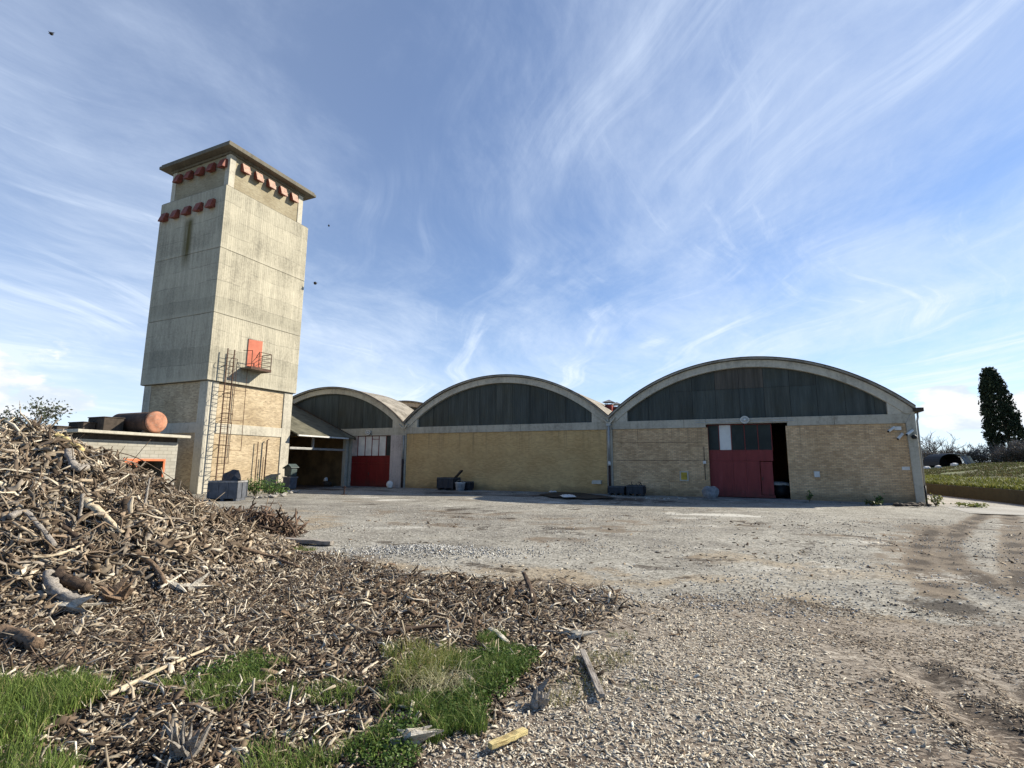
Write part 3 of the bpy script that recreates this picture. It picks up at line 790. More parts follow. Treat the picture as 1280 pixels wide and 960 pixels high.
mb = MB(); mb.box(-24.8, -6.96, -.06, .028, .0, 4.7); mb.build('added_shade_lining', m_plain('shade_brown_board', (.13, .085, .04), .85, .4, .8), sh)  # added lining; the roof's shade is put into its dark brown
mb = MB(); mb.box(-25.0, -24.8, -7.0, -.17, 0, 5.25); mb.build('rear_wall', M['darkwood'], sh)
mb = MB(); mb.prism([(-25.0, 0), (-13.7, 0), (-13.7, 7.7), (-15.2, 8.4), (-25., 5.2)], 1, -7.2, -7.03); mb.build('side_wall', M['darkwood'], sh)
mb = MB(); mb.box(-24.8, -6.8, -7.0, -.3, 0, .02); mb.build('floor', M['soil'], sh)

# ------------------------------------------------------------------ tower
TX1, TX0, TY0, TY1 = -6.05, -13.74, -15.0, -7.07
tw = empty('concrete_tower', ((TX0 + TX1) / 2, (TY0 + TY1) / 2, 0), 'tall square concrete tower on a brick base with red vent hoods', 'tower')
bx0, bx1, by0, by1 = TX0 + .2, TX1 - .16, TY0 + .2, TY1 - .2
mb = MB()
pw = .85
for cx in ((bx0, bx0 + pw), (bx1 - pw, bx1)):
    for cy in ((by0, by0 + pw), (by1 - pw, by1)): MB().box(cx[0], cx[1], cy[0], cy[1], 0, 7.9).build('corner_pillar', M['pillar'], tw, bevel=.02)
mb = MB(); i_ = .012
mb.box(bx0 + pw, bx1 - pw, by0 + i_, by0 + .4, 4.22, 4.95); mb.box(bx0 + pw, bx1 - pw, by1 - .4, by1 - i_, 4.22, 4.95)
mb.box(bx0 + i_, bx0 + .4, by0 + pw, by1 - pw, 4.22, 4.95); mb.box(bx1 - .4, bx1 - i_, by0 + pw, by1 - pw, 4.22, 4.95)
mb.build('ring_beam', M['pillar'], tw, bevel=.015)
mb = MB(); q = .07
for z0, z1 in ((0, 4.219), (4.951, 7.89)):
    mb.box(bx0 + pw, bx1 - pw, by0 + q, by0 + .35, z0, z1); mb.box(bx0 + pw, bx1 - pw, by1 - .35, by1 - q, z0, z1)
    mb.box(bx0 + q, bx0 + .35, by0 + pw, by1 - pw, z0, z1); mb.box(bx1 - .35, bx1 - q, by0 + pw, by1 - pw, z0, z1)
mb.build('brick_base', M['brick_t'], tw)
mb = MB()
zz = [7.92, 12.86, 17.79, 22.70]
for a, b in zip(zz[:-1], zz[1:]): mb.box(TX0, TX1, TY0, TY1, a + .012, b - .012)
mb.build('shaft', M['shaft'], tw, bevel=.025)
mb = MB(); mb.box(TX0 + .06, TX1 - .06, TY0 + .06, TY1 - .06, 7.905, 22.75); mb.build('shaft_joint', M['slab'], tw)
ux0, ux1, uy0, uy1 = TX0 + .45, TX1 - .36, TY0 + .36, TY1 - .45
mb = MB(); p2 = .5
for cx in ((ux0, ux0 + p2), (ux1 - p2, ux1)):
    for cy in ((uy0, uy0 + p2), (uy1 - p2, uy1)): MB().box(cx[0], cx[1], cy[0], cy[1], 22.75, 25.5).build('head_pillar', M['pillar'], tw, bevel=.02)
mb = MB(); e = .05
mb.box(ux0 + e, ux1 - e, uy0 + e, uy1 - e, 22.75, 25.49); mb.build('head_wall', M['brick_u'], tw)
mb = MB(); mb.box(ux0 - .08, ux1 + .08, uy0 - .08, uy1 + .08, 25.5, 25.68); mb.build('cornice', M['slab'], tw, bevel=.02)
mb = MB(); mb.box(-14.08, -5.72, -15.33, -6.74, 25.683, 25.92); mb.build('roof', M['slab'], tw, bevel=.03)
mb = MB(); mb.box(-13.98, -5.82, -15.23, -6.84, 25.923, 26.10); mb.build('roof_capping', M['slab'], tw, bevel=.03)
# scoop shaped vent hoods
def hood(face, t, z, w=.64):
    # profile: (out, z)
    prof = [(0., .40), (.20, .40), (.42, -.24), (.42, -.34), (0., -.24)]
    mb = MB()
    if face == 'R': mb.prism([(ux1 + o, z + dz_) for o, dz_ in prof], 1, t - w / 2, t + w / 2)
    elif face == 'L': mb.prism([(uy0 - o, z + dz_) for o, dz_ in prof][::-1], 0, t - w / 2, t + w / 2)
    else: mb.prism([(TY0 - o, z + dz_) for o, dz_ in prof][::-1], 0, t - w / 2, t + w / 2)
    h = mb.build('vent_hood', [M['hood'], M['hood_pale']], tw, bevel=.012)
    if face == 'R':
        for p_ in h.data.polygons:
            if p_.normal.x > .5: p_.material_index = 1  # outward faces of the right row take the paler red
    return h
for i in range(5): hood('R', -13.42 + i * 1.19, 24.78)
for i in range(5): hood('L', -12.30 + i * 1.33, 24.68)
for i in range(5): hood('S', -12.95 + i * 1.39, 21.32)
# steel door and platform
DY = -11.95
mb = MB(); mb.box(TX1 - .02, TX1 + .03, DY - .12, DY + 1.15, 9.30, 11.55); mb.build('opening_shade_slab', M['black'], tw)  # flat black slab on the wall stands in for the doorway's inner shade
mb = MB(); mb.prism([(TX1 + .04, DY - .06), (TX1 + .36, DY + .93), (TX1 + .33, DY + .95), (TX1 + .01, DY - .05)], 2, 9.42, 11.5)
dr = mb.build('steel_door', M['coral'], tw, bevel=.01)
mb = MB(); mb.tube([(TX1 + .33, DY + .75, 10.3), (TX1 + .42, DY + .75, 10.3), (TX1 + .42, DY + .75, 10.5), (TX1 + .33, DY + .75, 10.5)], .015, 6); mb.build('handle', M['rustbar'], dr)
PX = TX1 + 1.12; PY0, PY1 = -13.05, -10.72
mb = MB(); mb.box(TX1, PX, PY0 + .55, PY1, 9.10, 9.21); pf = mb.build('platform', M['slab'], tw, bevel=.01)
mb = MB(); mb.box(PX - .05, PX + .02, PY0 + .55, PY1 + .02, 9.04, 9.24); mb.box(TX1, PX, PY1 - .0, PY1 + .05, 9.04, 9.24); mb.build('edge_angle', M['rustbar'], pf)
mb = MB()
r0 = .028
for (x, y) in ((PX - .03, PY1), (TX1 + .06, PY1), (PX - .03, PY1 - 1.1), (PX - .03, PY0 + .62)): mb.tube([(x, y, 9.2), (x, y, 10.45)], r0, 6)
for z in (10.44, 10.12, 9.80, 9.50):
    mb.tube([(TX1 + .04, PY1, z), (PX - .03, PY1, z), (PX - .03, PY1 - 1.1, z)], r0 * (1. if z > 10.3 else .7), 6)
mb.tube([(PX - .03, PY1 - 1.1, 10.44), (PX - .35, PY1 - 1.15, 9.95), (PX - .03, PY0 + .62, 9.5)], r0 * .8, 6)
mb.tube([(PX - .03, PY0 + .62, 10.44), (TX1 + .4, PY0 + .4, 10.44)], r0 * .8, 6)
mb.build('railing', M['rustbar'], pf)
# ladder with hoops
LX = TX1 + .40; LY0, LY1 = -13.92, -13.38
mb = MB()
for y in (LY0, LY1): mb.box(LX - .02, LX + .03, y - .035, y + .035, .35, 10.35)
lad = mb.build('ladder', M['rustbar'], tw)
mb = MB()
for k in range(34): mb.tube([(LX, LY0, .55 + k * .285), (LX, LY1, .55 + k * .285)], .018, 6)
mb.build('rung', M['rustbar'], lad)
mb = MB()
for z in (2.1, 3.35, 4.95, 5.6, 7.0, 9.6):
    yc = (LY0 + LY1) / 2
    mb.tube([(LX + .02 + .50 * math.sin(a) , yc - .42 * math.cos(a), z) for a in [math.pi * i / 12 for i in range(13)]], .02, 5)
for a in (.35, .9, math.pi / 2, 2.2, 2.8):
    mb.tube([(LX + .02 + .50 * math.sin(a), yc - .42 * math.cos(a), 2.1), (LX + .02 + .50 * math.sin(a), yc - .42 * math.cos(a), 9.6)], .011, 5)
mb.build('cage', M['rustbar'], lad)
mb = MB()
for z in (1.2, 3.4, 5.3, 7.2, 9.1):
    for y in (LY0, LY1): mb.tube([(TX1 - .2, y, z), (LX, y, z)], .022, 5)
for z in (3.05, 5.2, 7.4): mb.tube([(LX, LY1, z), (LX, -12.15, z)], .018, 5)
mb.tube([(LX, -12.15, 3.05), (LX, -12.2, 9.1)], .022, 6)
mb.build('bracket', M['rustbar'], lad)
mb = MB(); mb.tube([(TX1 - .02, -10.4, .1), (TX1 - .02, -10.38, 3.75)], .035, 8); mb.build('wall_pipe', M['rustbar'], tw, smooth=True)
mb = MB(); mb.tube([(TX1 + .02, -9.62, .1), (TX1 + .02, -9.60, 3.9), (TX1 + .02, -9.45, 3.98)], .05, 8); mb.tube([(TX1 + .0, -9.82, .1), (TX1 + .0, -9.82, 2.6)], .03, 8); mb.build('wall_pipe', M['rustbar'], tw, smooth=True)

# ------------------------------------------------------------------ block shed with roof slab, tank on it
bs = empty('block_shed', (-6.8, -19.8, 0), 'low grey cement block shed with a flat concrete roof slab', 'shed')
mb = MB(); wx1 = -5.1; dy0, dy1, dzt = -20.3, -17.85, 2.35
mb.box(wx1 - .2, wx1, dy1, -17.15, 0, 3.40); mb.box(wx1 - .2, wx1, -22.6, dy0, 0, 3.40); mb.box(wx1 - .2, wx1, dy0, dy1, dzt, 3.40)
mb.box(-10.6, wx1 - .2, -17.35, -17.15, 0, 3.40); mb.box(-10.6, wx1 - .2, -22.6, -22.4, 0, 3.4); mb.box(-10.6, -10.4, -22.4, -17.35, 0, 3.4)
mb.build('wall', M['block'], bs)
mb = MB(); mb.prism([(-23.0, 3.74), (-16.75, 3.69), (-16.75, 3.86), (-23.0, 3.91)], 0, -11., -4.5); mb.build('roof_slab', M['pillar'], bs, bevel=.02)
mb = MB(); mb.box(-10.5, wx1 - .03, -22.5, -17.2, 3.402, 3.70); mb.build('wall_plate', M['darkwood'], bs)
mb = MB(); mb.box(wx1 - .05, wx1 + .03, dy0, dy0 + .12, 0, dzt); mb.box(wx1 - .05, wx1 + .03, dy1 - .12, dy1, 0, dzt); mb.box(wx1 - .05, wx1 + .03, dy0 + .12, dy1 - .12, dzt - .13, dzt); mb.build('door_frame', M['orange'], bs, bevel=.008)
mb = MB(); mb.box(wx1 - .03, wx1 + .015, dy0 + .13, -19.45, .05, dzt - .14); mb.build('door', M['orange'], bs, bevel=.008)
mb = MB(); mb.box(-10.3, wx1 - .25, -22.3, -17.4, 0., .03); mb.build('floor_slab', M['soil'], bs)

tk = empty('rusty_tank', (-7.4, -18.62, 3.92), 'rusted cylindrical tank lying on the shed roof', 'tank')
tr, tz = .66, 4.62
def cyl_x(x0, x1, y, z, r, n=28):
    mb = MB(); mb.tube([(x0, y, z), (x1, y, z)], r, n); return mb
cyl_x(-8.9, -5.16, -18.62, tz, tr).build('shell', M['tank'], tk, bevel=.01)
mb = MB()
ring = [(1., 0.), (.97, .05), (.85, .09), (.5, .13), (0.02, .15)]
V = []; n = 28
for rr, dx in ring:
    for j in range(n): a = 2 * math.pi * j / n; V.append((-5.155 + dx, -18.62 + tr * rr * math.cos(a), tz + tr * rr * math.sin(a)))
F = [(i * n + j, i * n + (j + 1) % n, (i + 1) * n + (j + 1) % n, (i + 1) * n + j) for i in range(len(ring) - 1) for j in range(n)] + [tuple(range((len(ring) - 1) * n, len(ring) * n))]
mesh_obj('end_cap', V, F, M['tank_end'], tk, smooth=True)
mb = MB(); mb.tube([(-5.22, -18.62 + (tr + .012) * math.cos(a), tz + (tr + .012) * math.sin(a)) for a in [2 * math.pi * i / 28 for i in range(29)]], .03, 6, False); mb.build('rim', M['tank'], tk)
for x in (-5.6, -8.4):
    mb = MB(); mb.prism([(-19.2, 3.905), (-18.05, 3.905), (-18.2, 4.12), (-18.62, 3.97), (-19.05, 4.12)], 0, x - .1, x + .1); mb.build('saddle', M['wood_brown'], tk)
# boxes stacked behind the tank on the roof
for k, (x0, x1, y0, y1, z1, lab) in enumerate([(-8.6, -6.9, -20.6, -19.5, 4.86, 'tallest dark box on the shed roof against the rusted tank'), (-9.2, -7.6, -21.3, -20.66, 4.52, 'middle dark box of the stepped row behind the tank'), (-10.3, -8.2, -22.3, -21.36, 4.22, 'lowest flat dark box near the left end of the shed roof')]):
    mb = MB(); mb.box(x0, x1, y0, y1, 3.92, z1 - .06); mb.box(x0 - .04, x1 + .04, y0 - .04, y1 + .04, z1 - .055, z1)
    tag(mb.build('storage_box', M['darkwood'], origin=((x0 + x1) / 2, (y0 + y1) / 2, 3.92), bevel=.02), lab, 'box', 'dark boxes on the shed roof')

# ------------------------------------------------------------------ bins, crates and wall fittings
def crate(name, loc, sx, sy, sz, rz, mt, label, cat, group=None, solid=False):
    root = empty(name, loc, label, cat, group, rz)
    def part(pn, boxes, m_, bev=.012):
        mb = MB()
        for b in boxes: mb.box(*b)
        o = mesh_obj(pn, np.array(mb.v) + np.array(loc), mb.f, m_, None, bevel=bev)
        o.data.transform(Matrix.Translation(-Vector(loc))); o.parent = root
        return o
    t = .05; hx, hy = sx / 2, sy / 2
    tray = [(-hx, hx, -hy, hy, .14, .2), (-hx, hx, -hy, -hy + t, .2, sz), (-hx, hx, hy - t, hy, .2, sz), (-hx, -hx + t, -hy + t, hy - t, .2, sz), (hx - t, hx, -hy + t, hy - t, .2, sz)]
    part('rim', [(-hx - .03, hx + .03, -hy - .03, -hy - .002, sz - .09, sz + .01), (-hx - .03, hx + .03, hy + .002, hy + .03, sz - .09, sz + .01), (-hx - .03, -hx - .002, -hy, hy, sz - .09, sz + .01), (hx + .002, hx + .03, -hy, hy, sz - .09, sz + .01)], M['stone'] if mt is M['bingrey'] else M['rimgrey'])
    ribs = []
    for k in range(4):
        x = -hx + (sx) * k / 3
        ribs += [(x - .035, x + .035, -hy - .035, -hy - .003, .14, sz - .1), (x - .035, x + .035, hy + .003, hy + .035, .14, sz - .1)]
    for k in range(3):
        y = -hy + sy * k / 2
        ribs += [(-hx - .035, -hx - .003, y - .035, y + .035, .14, sz - .1), (hx + .003, hx + .035, y - .035, y + .035, .14, sz - .1)]
    part('tray', tray + ribs, mt, .008)
    for x in (-hx + .1, 0, hx - .1):
        part('foot', [(x - .08, x + .08, -hy + .02, hy - .02, 0, .139)], mt)
    return root
def lumpy(center, size, seed, n=3, amp=.25):
    """rounded lump (sack, stone)"""
    import bmesh
    bm = bmesh.new(); bmesh.ops.create_icosphere(bm, subdivisions=n, radius=1.)
    V = np.array([v.co[:] for v in bm.verts]); F = [[q.index for q in f.verts] for f in bm.faces]; bm.free()
    nn = fbm(V[:, 0] * 1.6 + seed * 7.1 + V[:, 2], V[:, 1] * 1.6 + seed * 3.3 - V[:, 2] * .7, 4, seed)
    V = V * (1 + amp * 2 * (nn - .5))[:, None]
    V[:, 2] = np.maximum(V[:, 2], -.75)
    return V * np.array(size) + np.array(center), F

b1c = (at_plane(263, 625.5, 2, 0) + at_plane(304, 625.5, 2, 0)) / 2
sc1 = 1.
crate('pallet_bin', (b1c[0], b1c[1], 0), 1.6, 1.25, 1.12, math.radians(28), M['bingrey'], 'blue grey pallet bin with a dark sack at the foot of the ladder', 'bin')
V, F = lumpy((b1c[0] + .15, b1c[1] + .1, 1.22), (.62, .42, .40), 3, 2, amp=.95)
tag(mesh_obj('sack', V, F, M['dkgrey'], origin=(b1c[0], b1c[1], 1.1), smooth=False), 'crumpled dark sack heaped in the blue grey bin', 'sack')

wb = empty('wheeled_bin', (-5.2, -7.85, 0), 'dull green bin at the tower corner by the dark shelter', 'bin')
mb = MB(); mb.prism([(-5.55, .12), (-4.85, .12), (-4.78, 1.0), (-5.62, 1.0)], 1, -8.2, -7.5); mb.build('body', M['bingrey'], wb, bevel=.03)
mb = MB(); mb.box(-5.66, -4.74, -8.26, -7.44, 1.005, 1.07); mb.build('rim', M['stone'], wb, bevel=.02)
mb = MB(); mb.prism([(-5.55, 1.105), (-4.85, 1.105), (-4.80, 1.7), (-5.05, 1.92), (-5.40, 1.92), (-5.60, 1.7)], 1, -8.15, -7.55); mb.build('upper_box', M['green_bin'], wb, bevel=.04)
mb = MB(); mb.prism([(-5.66, 1.70), (-5.1, 2.02), (-4.72, 1.78), (-4.75, 1.83), (-5.1, 2.08), (-5.7, 1.76)], 1, -8.25, -7.45); mb.build('lid', M['green_bin'], wb)
for y in (-8.24, -7.46):
    mb = MB(); mb.tube([(-5.3, y - .04, .13), (-5.3, y + .04, .13)], .13, 14); mb.build('wheel', M['black'], wb)

crate('pallet_bin', (5.35, -.95, .05), 1.55, 1.1, 1.0, 0, M['dkgrey'], 'black pallet bin holding a slanting board against the ochre wall', 'bin', 'black bins along the hall fronts')
mb = MB(); mb.prism([(5.2, .35), (5.28, .30), (6.62, 1.62), (6.55, 1.68)], 1, -1.1, -.75)
tag(mb.build('board', M['darkwood'], origin=(5.8, -.9, .3)), 'dark board leaning up out of the black bin', 'board')
crate('crate', (7.05, -.75, .05), .75, .6, .70, 0, M['dkgrey'], 'small black crate behind the grey bucket at the ochre wall', 'crate')
bk = empty('bucket', (6.75, -1.45, .0), 'grey bucket standing before the small black crate', 'bucket')
mb = MB(); mb.tube([(6.75, -1.45, .01), (6.75, -1.45, .55), (6.75, -1.45, .66)], [.33, .40, .40], 18); mb.build('body', M['stone'], bk, smooth=False)
mb = MB(); mb.tube([(6.75 + .41 * math.cos(a), -1.45 + .41 * math.sin(a), .66) for a in [2 * math.pi * i / 20 for i in range(21)]], .03, 6, False); mb.build('rim', M['white'], bk)
mb = MB(); mb.tube([(6.75 + .4 * math.cos(a), -1.45, .60 + .28 * math.sin(a)) for a in [math.pi * i / 10 for i in range(11)]], .012, 5); mb.build('handle', M['steel'], bk)

crate('crate', (19.5, -.85, .05), 1.15, .9, .62, 0, M['dkgrey'], 'black crate right beside the rusty downpipe', 'crate', 'black crates near the downpipe')
crate('crate', (20.85, -.9, .05), 1.15, .9, .72, 0, M['dkgrey'], 'black crate full of scrap, right of the one by the downpipe', 'crate', 'black crates near the downpipe')
rs = random.Random(4)
mb = MB()
for k in range(26):
    a = Vector((rs.uniform(20.4, 21.3), rs.uniform(-1.25, -.55), rs.uniform(.4, .75))); d = Vector((rs.uniform(-.3, .3), rs.uniform(-.2, .2), rs.uniform(.05, .3)))
    mb.tube([a, a + d * .5 + Vector((rs.uniform(-.06, .06), 0, .04)), a + d], .02, 5)
tag(mb.build('scrap_metal', M['pipe_d'], origin=(20.85, -.9, .5)), 'tangle of rusty scrap bars heaped in the black crate', 'scrap', kind='stuff')

V, F = lumpy((25.83, -1.25, .38), (.52, .45, .5), 11, amp=.28)
tag(mesh_obj('stone_block', V, F, M['stone'], origin=(25.83, -1.25, 0), smooth=False), 'rough grey boulder at the left end of the red sliding door', 'stone')

def fitting(name, boxes, m_, label, cat, parts=(), group=None, bev=.01):
    b0 = boxes[0]; loc = ((b0[0] + b0[1]) / 2, (b0[2] + b0[3]) / 2, (b0[4] + b0[5]) / 2)
    root = empty(name, loc, label, cat, group)
    mb = MB()
    for b in boxes: mb.box(*b)
    mb.build('body', m_, root, bevel=bev)
    for pn, bb, pm in parts:
        mb = MB(); mb.box(*bb); mb.build(pn, pm, root, bevel=.004)
    return root
fitting('meter_cabinet', [(23.77, 24.36, -.05, .029, 1.10, 1.80)], M['beige'], 'pale framed cabinet with a yellow front on the brick wall', 'cabinet', [('door', (23.86, 24.27, -.075, -.052, 1.2, 1.71), M['yellow']), ('handle', (24.2, 24.23, -.10, -.077, 1.42, 1.5), M['darkwood'])])
fitting('junction_box', [(32.02, 32.36, -.10, .029, 1.50, 1.90)], M['beige'], 'small beige box on the brick right of the open doorway', 'box', [('cover', (32.05, 32.33, -.115, -.102, 1.53, 1.87), M['white'])])
fitting('switch_box', [(25.36, 25.56, -.09, .029, 2.32, 2.52)], M['white'], 'small white switch box with its conduit left of the red door', 'box', [('conduit', (25.44, 25.47, -.02, .028, 2.525, 3.5), M['darkwood']), ('conduit', (25.44, 25.48, -.02, .028, 1.2, 2.315), M['darkwood'])])
fitting('wall_vent', [(17.5, 18.15, -.35, .029, .80, 1.05)], M['beige'], 'pinkish metal hood low on the ochre wall by the downpipe', 'vent', [('flap', (17.48, 18.17, -.42, -.352, .78, .98), M['beige'])])
sg = fitting('sign_plate', [(36.70, 37.10, .005, .029, 2.02, 2.22)], M['white'], 'small white sign plate near the right end of the brick wall', 'sign')
def sec_cam(loc, d, label, dome=False):
    root = empty('security_camera', loc, label, 'camera', 'security cameras on the right corner')
    L = Vector(loc); D = Vector(d).normalized()
    mb = MB(); mb.tube([L, L + Vector((0, -.14, 0))], .05, 8); mb.build('bracket', M['white'], root)
    if dome:
        V, F = lumpy(tuple(L + Vector((0, -.2, -.03))), (.15, .15, .15), 2, 2, 0.); mesh_obj('dome', V, F, M['black'], root, smooth=True)
    else:
        c = L + Vector((0, -.18, -.02)); mb = MB(); mb.tube([c - D * .26, c + D * .26], .085, 8); mb.build('body', M['white'], root, bevel=.01)
        mb = MB(); mb.tube([c + D * .262, c + D * .29], .07, 8); mb.build('lens', M['black'], root)
sec_cam((36.35, .03, 4.50), (-.8, -.5, -.55), 'small white camera left of the wall junction box')
sec_cam((37.22, -.09, 4.28), (-.75, -.5, -.55), 'large white camera on the corner pillar')
sec_cam((36.75, .03, 4.06), (-.6, -.5, -.6), 'tiny white camera lowest on the brick under the junction box')
sec_cam((37.40, -.09, 4.02), (0, -1, 0), 'black dome camera below the large white camera', True)
fitting('junction_box', [(36.50, 36.88, -.06, .029, 4.42, 4.66)], M['beige'], 'square box between the security cameras under the beam', 'box', [('cover', (36.52, 36.86, -.07, -.062, 4.44, 4.64), M['white'])])
def lamp(x, z, label):
    root = empty('wall_lamp', (x, -.07, z), label, 'lamp', 'round lamps above the red doors')
    mb = MB(); mb.tube([(x, -.13, z), (x, -.26, z)], [.10, .27], 20); mb.build('reflector', M['steel'], root)
    mb = MB(); mb.tube([(x + .27 * math.cos(a), -.27, z + .20 * math.sin(a)) for a in [2 * math.pi * i / 20 for i in range(21)]], .03, 6, False); mb.build('ring', M['white'], root)
    V, F = lumpy((x, -.28, z), (.09, .09, .09), 2, 2, 0.); mesh_obj('bulb', V, F, M['white'], root, smooth=True)
lamp(28.18, 5.29, 'round ring lamp over the half open red door')
lamp(-4.0, 5.02, 'round ring lamp over the closed red door')

# things in and around the doorways
rs = random.Random(9)
V, F = lumpy((30.2, 1.6, .55), (.55, .6, .5), 21, amp=.4)
tag(mesh_obj('sack', V, F, M['black'], origin=(30.2, 1.6, 0), smooth=True), 'black sack just inside the open doorway', 'sack')
V, F = lumpy((30.2, 1.45, 1.02), (.52, .4, .14), 24, amp=.6)
tag(mesh_obj('plastic_sheet', V, F, M['white'], origin=(30.2, 1.45, 1.), smooth=False), 'crumpled white plastic on top of the black sack in the doorway', 'plastic sheet')
V, F = lumpy((-.85, -.75, .28), (.30, .25, .34), 31, amp=.35)
tag(mesh_obj('sack', V, F, M['white'], origin=(-.85, -.75, 0), smooth=False), 'white sack against the pinkish pillar by the closed red door', 'sack')
V, F = lumpy((-8.1, -1.0, .62), (.18, .18, .22), 33, amp=.25)
tag(mesh_obj('bundle', V, F, M['white'], origin=(-8.1, -1., .4), smooth=True), 'small white bundle inside the dark shelter', 'bundle')
V, F = lumpy((-7.9, -1.0, .25), (.42, .35, .28), 35, amp=.35)
tag(mesh_obj('sack', V, F, M['darkwood'], origin=(-7.9, -1., 0), smooth=True), 'dark sack on the floor inside the shelter', 'sack')
mb = MB(); mb.tube([(-.9, -11.6, 0), (-.9, -11.6, .03)], .16, 10); mb.tube([(-.9, -11.6, .02), (-.88, -11.6, .55)], .05, 8)
P = on_ground(430, 618.5)
mb = MB(); mb.tube([(P[0], P[1], 0), (P[0], P[1], .03)], .2, 10); mb.tube([(P[0], P[1], .02), (P[0] + .02, P[1], .62)], .05, 8); mb.tube([(P[0] - .16, P[1], .5), (P[0] + .16, P[1], .5)], .03, 6)
tag(mb.build('stake', M['pipe_d'], origin=(P[0], P[1], 0)), 'short dark iron stake standing alone in the yard', 'stake')

def scatter_scrap(name, pix, n, seed, mt, label, cat, size=(.15, .3), kind=None):
    r_ = random.Random(seed); mb = MB(); pts = gpts(pix); c = pts.mean(0)
    for k in range(n):
        i = r_.randrange(len(pts) - 1) if len(pts) > 1 else 0
        t = r_.random(); p = pts[i] * (1 - t) + pts[min(i + 1, len(pts) - 1)] * t
        p = p + np.array([r_.gauss(0, .25), r_.gauss(0, .25)]); s = r_.uniform(*size)
        V, F = lumpy((p[0], p[1], .4 * s), (s, s * r_.uniform(.5, 1.), s * r_.uniform(.35, .6)), seed + k, 1, .5)
        mb.add(V, F)
    return tag(mb.build(name, mt, origin=(c[0], c[1], 0)), label, cat, kind=kind)
scatter_scrap('rubble', [(316, 623), (340, 622), (358, 617), (372, 614)], 40, 50, M['rubble'], 'pale broken rubble along the foot of the tower', 'rubble', (.08, .24), 'stuff')
scatter_scrap('rubble', [(1118, 633), (1140, 632.5), (1160, 632)], 16, 80, M['darkwood'], 'dark stones and bricks at the right corner of the halls', 'rubble', (.14, .26), 'stuff')
scatter_scrap('rubble', [(800, 624), (860, 624)], 22, 130, M['rubble'], 'small litter along the foot of the brick wall', 'rubble', (.04, .11), 'stuff')
# black sheet with pale scraps lying by the wall
def flat_sheet(name, pix, mt, label, cat, amp=.09, seed=1, z0=.06):
    poly = gpts(pix); c = poly.mean(0); V = [(c[0], c[1], z0 + .05)]; n = 24; r_ = random.Random(seed)
    ring = []
    m_ = len(poly)
    for k in range(n):
        t = k / n * m_; i = int(t); q = poly[i % m_] * (1 - t + i) + poly[(i + 1) % m_] * (t - i); ring.append(q)
    F = []
    rows = 5
    for rI in range(1, rows + 1):
        for q in ring:
            p = c + (q - c) * (rI / rows) * r_.uniform(.93, 1.05); V.append((p[0], p[1], z0 + (amp * r_.random() if rI < rows else 0)))
    for k in range(n): F.append((0, 1 + k, 1 + (k + 1) % n))
    for rI in range(rows - 1):
        for k in range(n):
            a = 1 + rI * n + k; b = 1 + rI * n + (k + 1) % n; F.append((a, a + n, b + n, b))
    o = mesh_obj(name, V, F, mt, origin=(c[0], c[1], z0))
    s = o.modifiers.new('thick', 'SOLIDIFY'); s.thickness = .012
    return tag(o, label, cat)
flat_sheet('plastic_sheet', [(672, 619), (700, 616), (745, 620), (775, 624), (735, 625), (690, 623)], M['black'], 'black plastic sheet lying crumpled before the ochre wall', 'plastic sheet', seed=2, z0=.07)
flat_sheet('plastic_sheet', [(700, 622.5), (716, 622), (720, 624.5), (704, 625)], M['white'], 'white scrap of plastic on the front edge of the black sheet', 'plastic sheet', .1, 3, .16)
flat_sheet('plastic_sheet', [(683, 615.4), (698, 615.0), (702, 616.2), (688, 616.6)], M['white'], 'white scrap of plastic between the black sheet and the ochre wall', 'plastic sheet', .1, 5, .08)

# ------------------------------------------------------------------ road, retaining wall, field
mb = MB()
yv = np.array([-6, 0, 6, 14, 24, 40, 70, 110]); xl = np.array([37.9, 38.2, 38.2, 38.2, 38.3, 38.4, 38.5, 38.6]); xr = np.array([43.2, 42.9, 42.5, 41.4, 41.3, 41.5, 42, 42.6])
V = []; F = []
for a, b, y in zip(xl, xr, yv): V += [(a, y, .008), (b, y, .008)]
for i in range(len(yv) - 1): F.append((2 * i, 2 * i + 1, 2 * i + 3, 2 * i + 2))
tag(mesh_obj('road', V, F, M['road']), 'pale road running past the right end of the halls', 'road', kind='structure')
wl = [(46.0, -34), (44.6, -12), (43.45, 2.), (42.6, 9.), (41.75, 15.5), (41.6, 26), (41.9, 60), (42.5, 110)]
V = []; F = []
for k, (x, y) in enumerate(wl):
    for dx, z in ((0, -.2), (0, .84), (.32, .87), (.32, -.2)): V.append((x + dx, y, z))
for k in range(len(wl) - 1):
    a, b = 4 * k, 4 * k + 4
    F += [(a, b, b + 1, a + 1), (a + 1, b + 1, b + 2, a + 2), (a + 2, b + 2, b + 3, a + 3)]
F += [(0, 1, 2, 3), (len(V) - 1, len(V) - 2, len(V) - 3, len(V) - 4)]
# vertical subdivisions give the top an uneven line
o = mesh_obj('retaining_wall', V, F, M['retain'], origin=(43, 15, 0), bevel=.03)
tag(o, 'low dark mossy concrete wall holding up the grassy field', 'wall')
def wall_x(y):
    ys = [q[1] for q in wl]; xs = [q[0] for q in wl]; return np.interp(y, ys, xs)
def field_z(x, y):
    d = np.asarray(x) - wall_x(y) - .3
    z = .80 + .55 * sstep(0, 2.5, d) + 1.35 * sstep(2., 15., d) * 1.
    return z + .22 * (fbm(np.asarray(x) * .35, np.asarray(y) * .35, 4, 77) - .5) * sstep(0, 3, d) + .05 * (fbm(np.asarray(x) * 1.7, np.asarray(y) * 1.7, 3, 71) - .5)
fd = np.concatenate([np.arange(0, 20, .5), np.array([21, 23, 26, 30, 36, 45, 60, 90, 150, 300, 600])]); fyv = np.concatenate([np.arange(-36, 70, .6), np.array([75, 85, 100, 112])])
